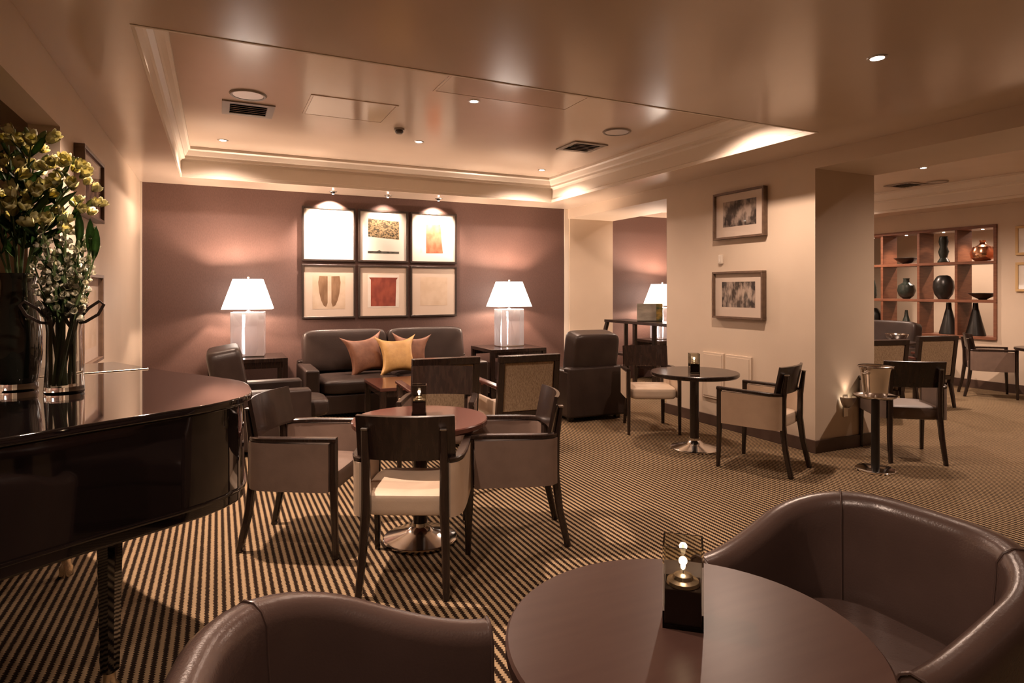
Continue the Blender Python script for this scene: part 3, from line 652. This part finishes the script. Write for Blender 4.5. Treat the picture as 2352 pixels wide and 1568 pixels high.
# tall console in the gap below the beam
t = thing('console_table', 'tall dark console table under the beam behind the leather armchair', 'table', (5.48, 7.0, 0))
B('top', WOOD, t, -0.21, 0.21, -0.86, 0.86, 1.02, 1.06)
for sx in (-1, 1):
    for y in (-0.80, 0.15): B('post', WOOD, t, sx*0.17-0.025, sx*0.17+0.025, y-0.025, y+0.025, 0, 1.02)
    obj('splayed_leg', bar(newbm(), [(sx*0.17, 0.83, 1.03), (sx*0.17-0.30 if sx < 0 else sx*0.17, 0.83, 0.0)], 0.06, 0.05, Vector((0, 1, 0))), WOOD, t)
B('shelf', WOOD, t, -0.19, 0.19, -0.8, 0.7, 0.55, 0.585)
t = thing('menu_stand', 'small grey menu card stand on the tall console', 'menu', (5.48, 7.05, 1.06), math.radians(-25))
B('card', CARDW, t, -0.17, 0.10, -0.006, 0.006, 0.012, 0.25, 0.001); B('yellow_panel', CARDY, t, 0.101, 0.19, -0.008, 0.008, 0.012, 0.25, 0.001); B('foot', BLACK, t, -0.16, 0.18, -0.04, 0.04, 0, 0.012, 0.002)
# bowl table and corner table in the far room
t = thing('side_table', 'dark side table in the far room carrying a glass bowl', 'table', (9.0, 5.85, 0))
B('top', WOOD, t, -0.3, 0.3, -0.3, 0.3, 0.70, 0.74)
for sx in (-1, 1):
    for sy in (-1, 1): B('leg', WOOD, t, sx*0.27-0.025, sx*0.27+0.025, sy*0.27-0.025, sy*0.27+0.025, 0, 0.70)
t = thing('bowl', 'shallow silver bowl on the far room side table', 'bowl', (9.0, 5.8, 0.74))
obj('body', lathe(newbm(), [(0, 0.004), (0.06, 0.0), (0.07, 0.008), (0.13, 0.06), (0.155, 0.115), (0.149, 0.117), (0.12, 0.065), (0.06, 0.018), (0, 0.014)], 28), CHROME, t)
t = thing('side_table', 'small dark table between the two far lounge chairs', 'table', (7.75, 5.35, 0))
B('top', WOOD, t, -0.2, 0.2, -0.22, 0.22, 0.56, 0.595)
for sx in (-1, 1):
    for sy in (-1, 1): B('leg', WOOD, t, sx*0.17-0.02, sx*0.17+0.02, sy*0.19-0.02, sy*0.19+0.02, 0, 0.56)
B('tray', COPPERF, t, -0.14, 0.14, -0.15, 0.15, 0.595, 0.61)
round_table(9.98, 4.34, 'dark round table cut by the right picture edge', WOOD)

# candle holders
def candle(x, y, z, label, rz):
    t = thing('candle_holder', label, 'candle holder', (x, y, z), rz, 'square glass candle holders')
    a, hgt, w = 0.045, 0.185, 0.004
    obj('floor_glass', box(newbm(), -a, a, -a, a, 0, 0.010), SMOKEG, t, False)
    for sx, sy in ((1, 0), (-1, 0), (0, 1), (0, -1)):
        if sx: q = (sx*a-(w if sx > 0 else 0), sx*a+(w if sx < 0 else 0), -a, a)
        else: q = (-a+w, a-w, sy*a-(w if sy > 0 else 0), sy*a+(w if sy < 0 else 0))
        obj('glass_wall', box(newbm(), *q, 0.010, hgt), SMOKEG, t, False)
    i = a-w-0.001
    obj('dark_filling', box(newbm(), -i, i, -i, i, 0.011, 0.088, 0.002), WAX, t)
    c = obj('candle', lathe(newbm(), [(0, 0.112), (0.013, 0.112), (0.021, 0.108), (0.024, 0.100), (0.036, 0.096), (0.038, 0.089), (0, 0.0885)], 28), BRASS, t)
    obj('wick', tube(newbm(), [(0, 0, 0.111), (0.001, 0, 0.122)], 0.0012, 6), BLACK, c)
    obj('flame', lathe(newbm(), [(0, 0.118), (0.0045, 0.122), (0.0058, 0.128), (0.004, 0.138), (0, 0.150)], 12), FLAME, c)
    light('POINT', t, (0, 0, 0.14), 0.5, WARM2, None, 0.01, name='candle_light')
candle(1.128, 3.72, 0.73, 'glass candle holder on the middle round table', math.radians(-18))
candle(3.99, 4.47, 0.73, 'glass candle holder on the pier table', math.radians(-30))
candle(0.980, 1.135, 0.73, 'large square glass candle holder on the foreground table', math.radians(-41))

# ---------------------------------------------------------------- tub chairs
def tub_chair(label, loc, rotz):
    t = thing('tub_chair', label, 'chair', (*loc, 0), rotz, 'foreground leather tub chairs')
    w, yf = 0.33, 0.31      # centre line half width, arm front
    N = 48
    def plan(s):
        """centre line of the shell, s 0..1 from left arm front round the back to right arm front; returns point, outward normal"""
        r = 0.24; la = 0.36; bk = 2*(w-r); arc = PI/2*r; tot = 2*la+2*arc+bk; d = s*tot
        if d < la: return Vector((-w, yf-d)), Vector((-1, 0))
        d -= la; y0 = yf-la
        if d < arc: a = d/r; return Vector((-w+r-r*math.cos(a), y0-r*math.sin(a))), Vector((-math.cos(a), -math.sin(a)))
        d -= arc
        if d < bk: return Vector((-w+r+d, y0-r)), Vector((0, -1))
        d -= bk
        if d < arc: a = d/r; return Vector((w-r+r*math.sin(a), y0-r*math.cos(a))), Vector((math.sin(a), -math.cos(a)))
        d -= arc; return Vector((w, y0+d)), Vector((1, 0))
    def top(s):
        e = abs(s-0.5)*2
        k = max(0.0, min(1.0, (e-0.22)/0.78)); k = k*k*(3-2*k)
        return 0.775-0.165*k
    def section(s, grow=0.0):
        p, n = plan(s); zt = top(s)
        lean = 0.06*(1-abs(s-0.5)*0.9)
        out = []
        th = 0.045+grow
        prof = [(th*0.8-0.03, 0.09), (th-0.006, 0.25), (th, 0.42), (th+0.004, zt-0.09), (th+0.006, zt-0.045), (th-0.004, zt-0.014), (th*0.45, zt+grow), (-th*0.25, zt+0.002+grow), (-th*0.75, zt-0.012), (-th-0.002, zt-0.04), (-th+0.002, zt-0.10), (-th+0.006, 0.44), (-th+0.006, 0.28), (-th+0.01, 0.09)]
        for a, z in prof:
            f = max(0.0, (z-0.30)/0.48)
            q = p+n*(a+lean*f)
            out.append(Vector((q.x, q.y, z)))
        return out
    obj('shell', loft(newbm(), [section(i/N) for i in range(N+1)]), LEATHER2, t, ang=55)
    for s in (0.345, 0.655):
        loop = section(s, 0.0015)[2:13]
        tp = loop
        obj('seam_piping', tube(newbm(), tp, 0.004, 6, Vector((0.3, 0.2, 0.9))), LEATHER2, t)
    for e in (0.0, 1.0):
        sec = section(e, 0.002)
        obj('arm_front_piping', tube(newbm(), sec, 0.005, 6, Vector((0, 1, 0))), LEATHER2, t)
    # seat cushion: D-shaped
    pts = []
    for i in range(25):
        p, n = plan(0.04+0.92*i/24); q = p-n*0.052
        pts.append((q.x, q.y))
    pts += [(0.30-0.02, yf+0.03), (0.15, yf+0.05), (-0.15, yf+0.05), (-0.28, yf+0.03)]
    obj('seat_cushion', prism(newbm(), pts, 0.29, 0.44, 0.035, 4), LEATHER2, t)
    obj('base', prism(newbm(), [(x*0.95, y*0.95) for x, y in pts], 0.07, 0.29, 0.01), LEATHER2, t)
    for sx in (-1, 1):
        for y in (-0.16, 0.24): obj('foot', lathe(newbm(), [(0, 0.0), (0.018, 0.0), (0.025, 0.09), (0, 0.09)], 14, Matrix.Translation((sx*0.27, y, 0))), WOOD, t)
    return t
tub_chair('brown leather tub chair in the right foreground with open side to the table', (1.76, 1.24), face(-1, 0.0))
tub_chair('brown leather tub chair in the left foreground, only its rim showing', (0.285, 1.245), face(0.98, -0.19))

# ---------------------------------------------------------------- piano
pf = 0.875
tail = [(0.149, 3.307), (0.148, 3.20), (0.138, 3.12), (0.107, 3.045), (0.045, 2.965), (-0.03, 2.895), (-0.125, 2.831), (-0.283, 2.743), (-0.421, 2.664), (-0.638, 2.528)]
near = [(x*pf, y*pf) for x, y in tail]+[(-0.70, 2.145), (-0.85, 2.11), (-1.0, 2.15), (-1.13, 2.27), (-1.24, 2.44), (-1.36, 2.68), (-1.49, 2.93), (-1.858, 3.55)]
farp = [(-0.553, 4.30), (-0.393, 3.991), (-0.203, 3.637), (-0.031, 3.375), (0.062, 3.215), (0.110, 3.10), (0.127, 2.99)]
outline = near+farp
def inset(pts, d):
    n = len(pts); out = []
    A = sum(pts[i][0]*pts[(i+1) % n][1]-pts[(i+1) % n][0]*pts[i][1] for i in range(n))
    sg = 1 if A > 0 else -1
    for i in range(n):
        p0, p1, p2 = Vector(pts[i-1]), Vector(pts[i]), Vector(pts[(i+1) % n])
        a = (p1-p0).normalized(); b = (p2-p1).normalized()
        na = Vector((-a.y, a.x))*sg; nb = Vector((-b.y, b.x))*sg
        m = (na+nb).normalized(); q = p1+m*(d/max(0.4, m.dot(na)))
        out.append((q.x, q.y))
    return out
piano = thing('grand_piano', 'glossy black grand piano with flower vases on its closed lid', 'piano', (-0.7, 3.2, 0))
def pobj(name, bm, m, parent=None, **k):
    for v in bm.verts: v.co -= Vector((-0.7, 3.2, 0))
    return obj(name, bm, m, parent or piano, **k)
pobj('lid', prism(newbm(), outline, 1.052, 1.08, 0.006, 3), BLACKGLOSS)
rimline = [(x+(0.12 if (x, y) in ((-1.858, 3.55), (-0.553, 4.30)) else 0), y-(0.208 if (x, y) in ((-1.858, 3.55), (-0.553, 4.30)) else 0)) for x, y in outline]
pobj('rim', prism(newbm(), inset(rimline, 0.03), 0.66, 1.05, 0.01, 3), BLACKGLOSS)
pobj('rim_moulding', prism(newbm(), inset(rimline, 0.022), 0.70, 0.715, 0.004), BLACKGLOSS)
pobj('hinge', bar(newbm(), [(-0.335, 3.817, 1.082), (-0.781, 3.681, 1.082), (-1.45, 3.48, 1.082)], 0.014, 0.006), BRASS)
for x, y in ((-0.36, 2.70), (-0.72, 3.95), (-1.55, 3.42)):
    lg = pobj('leg', bar(newbm(), [(x, y, 0.66), (x, y, 0.10)], [0.075, 0.055], [0.075, 0.055], Vector((0.5, 0.86, 0))), BLACKGLOSS)
    pobj('caster', lathe(newbm(), [(0, 0.10), (0.02, 0.10), (0.02, 0.06), (0.032, 0.045), (0.032, 0.0), (0, 0.0)], 16, Matrix.Translation((x, y, 0))), BRASS, lg)
px, py = -1.12, 3.70
ly = pobj('pedal_lyre', box(newbm(), px-0.03, px+0.03, py-0.15, py+0.15, 0.12, 0.66, 0.01), BLACKGLOSS)
for k in (-1, 0, 1): pobj('pedal', box(newbm(), px-0.14, px-0.01, py+k*0.07-0.012, py+k*0.07+0.012, 0.10, 0.115, 0.003), BRASS, ly)
MK = Matrix.Translation((-1.2055, 3.925, 0)) @ Matrix.Rotation(math.radians(30), 4, 'Z')
pobj('key_bed', box(newbm(), -0.72, 0.72, -0.27, -0.02, 0.66, 0.74, 0.006, 2, MK), BLACKGLOSS)
pobj('fallboard', box(newbm(), -0.62, 0.62, -0.26, -0.06, 0.742, 0.86, 0.03, 3, MK), BLACKGLOSS)
for sx in (-1, 1): pobj('cheek', box(newbm(), sx*0.67-0.045, sx*0.67+0.045, -0.27, -0.03, 0.741, 1.05, 0.008, 2, MK), BLACKGLOSS)

# ---------------------------------------------------------------- vases and flowers
V1 = (-0.752, 3.223, 1.08); V2 = (-0.565, 3.065, 1.08)
t = thing('vase', 'tall dark glass vase with thick clear foot on the piano', 'vase', V1)
obj('body', lathe(newbm(), [(0, 0.035), (0.062, 0.035), (0.072, 0.06), (0.083, 0.16), (0.082, 0.24), (0.072, 0.32), (0.060, 0.40), (0.058, 0.45), (0.066, 0.49), (0.062, 0.488), (0.053, 0.45), (0.055, 0.40), (0.03, 0.33), (0, 0.32)], 40), DARKG, t)
obj('foot', lathe(newbm(), [(0, 0.0), (0.066, 0.0), (0.068, 0.01), (0.066, 0.034), (0, 0.034)], 40), GLASS, t)
t = thing('vase', 'clear flared glass vase of stems on the piano', 'vase', V2)
obj('body', lathe(newbm(), [(0, 0.0), (0.068, 0.0), (0.070, 0.01), (0.062, 0.12), (0.060, 0.25), (0.066, 0.31), (0.082, 0.36), (0.079, 0.36), (0.062, 0.31), (0.056, 0.25), (0.058, 0.12), (0.062, 0.03), (0, 0.028)], 40), GLASS, t)
for s in (-1, 1):
    loop = [(s*0.05, 0, 0.30), (s*0.085, -0.02, 0.345), (s*0.125, -0.03, 0.375), (s*0.14, -0.03, 0.36), (s*0.12, -0.025, 0.32), (s*0.075, -0.02, 0.29), (s*0.05, 0, 0.285)]
    obj('ribbon_loop', bar(newbm(), loop, 0.012, 0.003, Vector((0, 1, 0.2))), FRAMEW, t)
def leaf_bm(L, w, droop):
    n = 6; bm = newbm(); rows_ = []
    for i in range(n+1):
        u = i/n; ww = w*math.sin(PI*min(1, u*0.96+0.04))**0.8
        y = L*u; z = -droop*u*u
        rows_.append([bm.verts.new((-ww, y, z+0.15*ww)), bm.verts.new((0, y, z)), bm.verts.new((ww, y, z+0.15*ww))])
    for a, b_ in zip(rows_, rows_[1:]):
        bm.faces.new((a[0], a[1], b_[1], b_[0])); bm.faces.new((a[1], a[2], b_[2], b_[1]))
    r = bmesh.ops.solidify(bm, geom=bm.faces[:], thickness=0.0008)
    return bm
def mesh_of(bm, m, name):
    me = bpy.data.meshes.new(name); bm.to_mesh(me); bm.free(); me.materials.append(m)
    me.polygons.foreach_set('use_smooth', [True]*len(me.polygons)); return me
LEAFM = [mesh_of(leaf_bm(L, w, d), LEAF, 'leaf') for L, w, d in ((0.12, 0.014, 0.02), (0.15, 0.017, 0.05), (0.10, 0.012, -0.01))]
def blossom_bm(r, n):
    bm = newbm()
    for k in range(n):
        a = 2*PI*k/n; M = Matrix.Rotation(a, 4, 'Z') @ Matrix.Rotation(math.radians(48+10*(k % 2)), 4, 'X')
        rows_ = []
        for i in range(5):
            u = i/4; ww = r*0.42*math.sin(PI*(u*0.80+0.10)); z = 0.22*r*u*u
            rows_.append([bm.verts.new(M @ Vector((-ww, r*u*1.15, z+0.2*ww))), bm.verts.new(M @ Vector((0, r*u*1.15, z-0.1*r*math.sin(PI*u)))), bm.verts.new(M @ Vector((ww, r*u*1.15, z+0.2*ww)))])
        for p, q in zip(rows_, rows_[1:]):
            bm.faces.new((p[0], p[1], q[1], q[0])); bm.faces.new((p[1], p[2], q[2], q[1]))
    bmesh.ops.solidify(bm, geom=bm.faces[:], thickness=0.0008)
    return bm
BLOSY = mesh_of(blossom_bm(0.040, 6), PETALY, 'blossom'); BLOSW = mesh_of(blossom_bm(0.018, 5), PETALW, 'blossom')
BUDM = mesh_of(lathe(newbm(), [(0, 0), (0.006, 0.006), (0.007, 0.016), (0.003, 0.028), (0, 0.030)], 8), BUD, 'bud')
def inst(name, me, parent, loc, direction, roll=0.0, scale=1.0, axis='Z'):
    o = bpy.data.objects.new(name, me); C.objects.link(o); o.parent = parent; o.location = loc
    q = Vector(direction).normalized().to_track_quat(axis, 'X' if axis != 'X' else 'Z') @ (Matrix.Rotation(roll, 4, axis).to_quaternion())
    o.rotation_mode = 'QUATERNION'; o.rotation_quaternion = q; o.scale = (scale,)*3
    return o
def stalk(kind, base, tip, bend, label, group, name):
    """one cut flower: stem, leaves and blossoms"""
    b0, t0 = Vector(base), Vector(tip)
    t = thing(name, label, 'flower', base, 0, group)
    d = t0-b0; mid = d*0.55+Vector(bend)
    pts = [(1-u)**2*Vector((0, 0, 0))+2*u*(1-u)*mid+u*u*d for u in [i/9 for i in range(10)]]
    obj('stem', tube(newbm(), pts, [0.0048 if kind == 'lily' else 0.0072]*7+[0.0045, 0.004, 0.003], 6), STEM, t)
    R = random.random
    if kind == 'lily':
        for i in range(10):
            u = 0.45+0.52*i/9; p = pts[int(u*9)]; a = R()*2*PI
            inst('leaf', LEAFM[i % 3], t, p, (math.cos(a), math.sin(a), 0.6+1.0*R()), 0, 0.75+0.35*R(), 'Y')
        for i in range(8):
            a = 2*PI*i/7+R()*0.6; q = 0.0 if i == 0 else 0.045+0.025*R()
            e = pts[-1]+Vector((q*math.cos(a), q*math.sin(a), 0.06*R()-0.03))
            inst('blossom', BLOSY, t, e, (0.75*math.cos(a)*(q > 0), 0.75*math.sin(a)*(q > 0), 0.75), R()*3, 0.85+0.3*R())
        for i in range(3):
            a = R()*2*PI; inst('bud', BUDM, t, pts[-1]+Vector((0.03*math.cos(a), 0.03*math.sin(a), 0.02)), (math.cos(a), math.sin(a), 1.2), 0, 1.4)
    else:
        for i in range(5):
            u = 0.45+0.35*i/4; p = pts[int(u*9)]; a = R()*2*PI
            inst('leaf', LEAFM[i % 3], t, p, (math.cos(a), math.sin(a), 2.2), 0, 0.5+0.25*R(), 'Y')
        for i in range(16):
            u = 0.52+0.46*i/15; f = u*9; k = min(8, int(f)); p = pts[k].lerp(pts[k+1], f-k); a = i*2.4
            inst('blossom', BLOSW, t, p+Vector((0.012*math.cos(a), 0.012*math.sin(a), 0)), (math.cos(a), math.sin(a), 0.5), R()*3, 1.35-0.45*i/15+0.25*R())
        for i in range(3): inst('bud', BUDM, t, pts[-1]+Vector((0, 0, 0.012*i-0.01)), (R()-0.5, R()-0.5, 1.5), 0, 0.9)
tips1 = [(-0.20, -0.03, 1.02), (-0.06, 0.02, 1.04), (0.07, -0.02, 1.03), (0.17, 0.03, 0.93), (0.24, -0.02, 0.86), (-0.12, -0.08, 0.92), (0.02, -0.10, 0.90), (0.12, -0.08, 0.80), (0.20, 0.08, 0.76), (-0.22, 0.06, 0.83), (-0.02, 0.11, 0.96), (0.05, -0.09, 0.72), (-0.13, -0.10, 0.75), (0.17, -0.06, 0.68)]
cu, su = 0.9033, 0.429   # spread given across / along the view
for dx, dy, dz in tips1:
    X = dx*cu+dy*su; Y = -dx*su+dy*cu
    stalk('lily', (V1[0]+0.1*X, V1[1]+0.1*Y, V1[2]+0.36), (V1[0]+X, V1[1]+Y, V1[2]+dz), (-0.35*X, -0.35*Y, 0.05), 'pale yellow alstroemeria stem in the tall dark vase', 'alstroemeria stems in the dark vase', 'alstroemeria_stem')
tips2 = [(-0.09, 0.0, 0.66), (-0.05, -0.03, 0.60), (-0.02, 0.03, 0.70), (0.02, -0.02, 0.63), (0.05, 0.02, 0.68), (0.08, -0.03, 0.58), (0.11, 0.02, 0.64), (-0.07, 0.05, 0.56), (0.0, -0.06, 0.54), (0.04, 0.06, 0.60), (-0.10, -0.03, 0.52), (0.12, -0.02, 0.52)]
for dx, dy, dz in tips2:
    X = dx*cu+dy*su; Y = -dx*su+dy*cu
    q1, q2 = random.random()*2*PI, 0.048*math.sqrt(random.random())
    stalk('stock', (V2[0]+q2*math.cos(q1), V2[1]+q2*math.sin(q1), V2[2]+0.035), (V2[0]+X, V2[1]+Y, V2[2]+dz), (-0.25*X, -0.25*Y, 0.0), 'ivory spike flower in the clear glass vase', 'ivory flower spikes in the glass vase', 'flower_spike')
for dx, dz in ((0.075, 0.74), (0.125, 0.70), (0.15, 0.66)):
    X = dx*cu; Y = -dx*su
    t = thing('pointed_leaf', 'tall upright green leaf among the ivory spikes', 'leaf', (V2[0]+X*0.2, V2[1]+Y*0.2, V2[2]+0.20), 0, 'upright leaves in the glass vase')
    d = Vector((X*0.8, Y*0.8, dz-0.20))
    obj('stem', tube(newbm(), [(0, 0, 0), d*0.78], 0.003, 6), STEM, t)
    inst('leaf', LEAFM[1], t, d*0.74, d+Vector((0, 0, 0.3)), 0.4, 0.95, 'Y')

# ---------------------------------------------------------------- champagne bucket stand
t = thing('bucket_stand', 'black stand with round steel foot by the pier corner', 'stand', (4.945, 3.365, 0))
obj('foot', lathe(newbm(), [(0, 0.03), (0.03, 0.03), (0.14, 0.022), (0.15, 0.014), (0.15, 0.0), (0, 0.0)], 40), CHROME, t)
obj('post', lathe(newbm(), [(0, 0.60), (0.032, 0.60), (0.032, 0.028), (0, 0.028)], 20), BLACK, t)
obj('tray', lathe(newbm(), [(0, 0.605), (0.13, 0.605), (0.155, 0.618), (0.160, 0.628), (0.154, 0.63), (0.128, 0.615), (0, 0.614)], 40), CHROME, t)
t = thing('champagne_bucket', 'polished silver champagne bucket on the black stand', 'bucket', (4.945, 3.365, 0.614))
obj('body', lathe(newbm(), [(0, 0.0), (0.085, 0.0), (0.09, 0.01), (0.098, 0.10), (0.115, 0.22), (0.128, 0.245), (0.134, 0.25), (0.130, 0.256), (0.11, 0.24), (0.09, 0.09), (0.08, 0.02), (0, 0.015)], 44), CHROME, t)
for s in (-1, 1): obj('ring_handle', tube(newbm(), [(s*(0.118+0.022*math.sin(PI*k/8)), -0.03*math.cos(PI*k/8), 0.20+0.0*k) for k in range(9)], 0.005, 8), CHROME, t)
obj('rim_bead', lathe(newbm(), [(0.128, 0.247), (0.137, 0.250), (0.137, 0.257), (0.128, 0.259)], 44), CHROME, t)

# ---------------------------------------------------------------- low wall uplight on the pier
t = thing('wall_uplight', 'small half bowl wall uplight low on the pier', 'wall light', (5.376, PY0, 0.30))
obj('back_plate', box(newbm(), -0.03, 0.03, -0.012, -0.001, 0.0, 0.20, 0.004), SATINSTEEL, t)
bm = newbm()
rings = []
for r, z in ((0.002, 0.085), (0.03, 0.09), (0.06, 0.12), (0.082, 0.165), (0.090, 0.19)):
    rings.append((r, z))
prof = rings+[(r-0.006 if r > 0.01 else 0.001, z+0.004) for r, z in rings[::-1]]
V = [[bm.verts.new((r*math.cos(PI+PI*k/18), r*math.sin(PI+PI*k/18)-0.012, z)) for r, z in prof] for k in range(19)]
for a, b_ in zip(V, V[1:]):
    for j in range(len(prof)-1): bm.faces.new((a[j], a[j+1], b_[j+1], b_[j]))
bmesh.ops.recalc_face_normals(bm, faces=bm.faces[:])
obj('bowl', bm, SATINSTEEL, t)
obj('lamp', box(newbm(), -0.04, 0.04, -0.055, -0.02, 0.150, 0.168, 0.004), UPGLOW, t)
light('SPOT', t, (0, -0.045, 0.19), 2.2, WARM2, (PI-math.radians(0), 0, 0), 0.02, 80, 0.8)

# ---------------------------------------------------------------- shelving with vases
ys = (5.23, 5.79, 6.37, 6.99, 7.57); zs = (0.75, 1.33, 1.92, 2.48); SD = 0.36
t = thing('open_shelving', 'walnut open cube shelving set into the far right wall', 'shelving', (FX, 6.4, 0))
def so(name, *a): return obj(name, box(newbm(), a[0]-FX, a[1]-FX, a[2]-6.4, a[3]-6.4, a[4], a[5], 0.003, 1), SHELFW, t)
for z in zs: so('shelf_board', FX-0.03, FX+SD, ys[0]+0.001, ys[-1]-0.001, z-0.022+(0.022 if z == zs[0] else 0)-(0.022 if z == zs[-1] else 0), z+0.022+(0.022 if z == zs[0] else 0)-(0.022 if z == zs[-1] else 0))
for i, y in enumerate(ys):
    o = 0.022 if i == 0 else (-0.022 if i == len(ys)-1 else 0)
    for j in range(3): so('divider', FX-0.025, FX+SD, y-0.022+o, y+0.022+o, zs[j]+(0.044 if j == 0 else 0.022), zs[j+1]-(0.044 if j == 2 else 0.022))
for i in range(4):
    yc = (ys[i]+ys[i+1])/2
    t2 = thing('shelf_spotlight', 'tiny shelf spotlight above the %s' % ('copper gourd vase', 'tall wavy green vase', 'shallow dark bowl', 'leftmost shelving column')[i], 'spotlight', (FX+0.16, yc, zs[3]-0.045), 0, 'shelf spotlights')
    obj('trim_ring', lathe(newbm(), [(0.02, -0.001), (0.03, -0.004), (0.034, -0.001)], 16), SATINSTEEL, t2)
    obj('bulb', lathe(newbm(), [(0, -0.004), (0.02, -0.003), (0.021, -0.001), (0, -0.001)], 14), BULB, t2)
    light('SPOT', t2, (0, 0, -0.02), 22, WARM, None, 0.015, 110, 0.7)
def shelf_vase(i, row, prof, m, label, cat='vase', dx=0.16, dy=0.0):
    yc = (ys[i]+ys[i+1])/2+dy; z = zs[row]+(0.044 if row == 0 else 0.022)
    o = thing(cat if cat != 'vase' else 'vase', label, cat, (FX+dx, yc, z), 0, 'ceramics on the shelving')
    n = len(prof)
    obj('body', lathe(newbm(), prof, 28), m, o)
    rt, zt2 = prof[-2] if prof[-1][0] == 0 else prof[-1]
    obj('rim', lathe(newbm(), [(rt*0.8, zt2-0.004), (rt*1.08+0.002, zt2-0.002), (rt*1.08+0.002, zt2+0.006), (rt*0.8, zt2+0.006)], 24), m, o)
bowl = [(0, 0), (0.05, 0), (0.06, 0.012), (0.13, 0.05), (0.19, 0.10), (0.186, 0.104), (0.12, 0.058), (0, 0.03)]
egg = [(0, 0), (0.07, 0), (0.125, 0.08), (0.15, 0.19), (0.14, 0.29), (0.09, 0.37), (0.06, 0.385), (0.055, 0.38), (0, 0.37)]
round_ = [(0, 0), (0.05, 0), (0.11, 0.05), (0.14, 0.14), (0.12, 0.23), (0.05, 0.28), (0.045, 0.33), (0.055, 0.345), (0.045, 0.343), (0, 0.3)]
bottle = [(0, 0), (0.055, 0), (0.065, 0.06), (0.06, 0.2), (0.035, 0.3), (0.018, 0.36), (0.018, 0.44), (0.014, 0.44), (0, 0.4)]
cone = [(0, 0), (0.10, 0), (0.105, 0.012), (0.07, 0.14), (0.03, 0.28), (0.022, 0.36), (0.018, 0.36), (0, 0.3)]
conet = [(0, 0), (0.13, 0), (0.135, 0.012), (0.09, 0.2), (0.04, 0.42), (0.035, 0.50), (0.03, 0.5), (0, 0.42)]
gourd = [(0, 0), (0.09, 0), (0.15, 0.05), (0.165, 0.13), (0.13, 0.22), (0.05, 0.26), (0.035, 0.29), (0.045, 0.32), (0.035, 0.318), (0, 0.28)]
tower = [(0, 0), (0.08, 0), (0.085, 0.02), (0.05, 0.08), (0.075, 0.18), (0.05, 0.26), (0.07, 0.34), (0.055, 0.42), (0.05, 0.42), (0, 0.4)]
shelf_vase(0, 2, gourd, COPPER, 'shiny copper gourd vase, top right cell of the shelving')
shelf_vase(1, 2, tower, CERAMG, 'tall wavy dark green vase in the top row of the shelving')
shelf_vase(2, 2, bowl, CERAM, 'shallow dark bowl in the top row of the shelving', 'bowl')
shelf_vase(0, 1, bowl, CERAM, 'wide black bowl in the middle row of the shelving', 'bowl')
shelf_vase(1, 1, egg, CERAM, 'black egg shaped vase in the middle row of the shelving')
shelf_vase(2, 1, round_, CERAMG, 'round dark green vase in the middle row of the shelving')
shelf_vase(3, 1, bottle, CERAMG, 'slim dark bottle vase in the leftmost visible shelving column')
shelf_vase(0, 0, conet, CERAM, 'tall black cone vase, bottom right cell of the shelving', dy=0.10)
shelf_vase(1, 0, conet, CERAM, 'tall black cone vase in the bottom row under the egg vase', dy=-0.08)
shelf_vase(2, 0, cone, CERAMG, 'small green cone vase in the bottom row of the shelving')
shelf_vase(3, 0, egg, CERAM, 'black squat vase at the bottom left of the shelving')
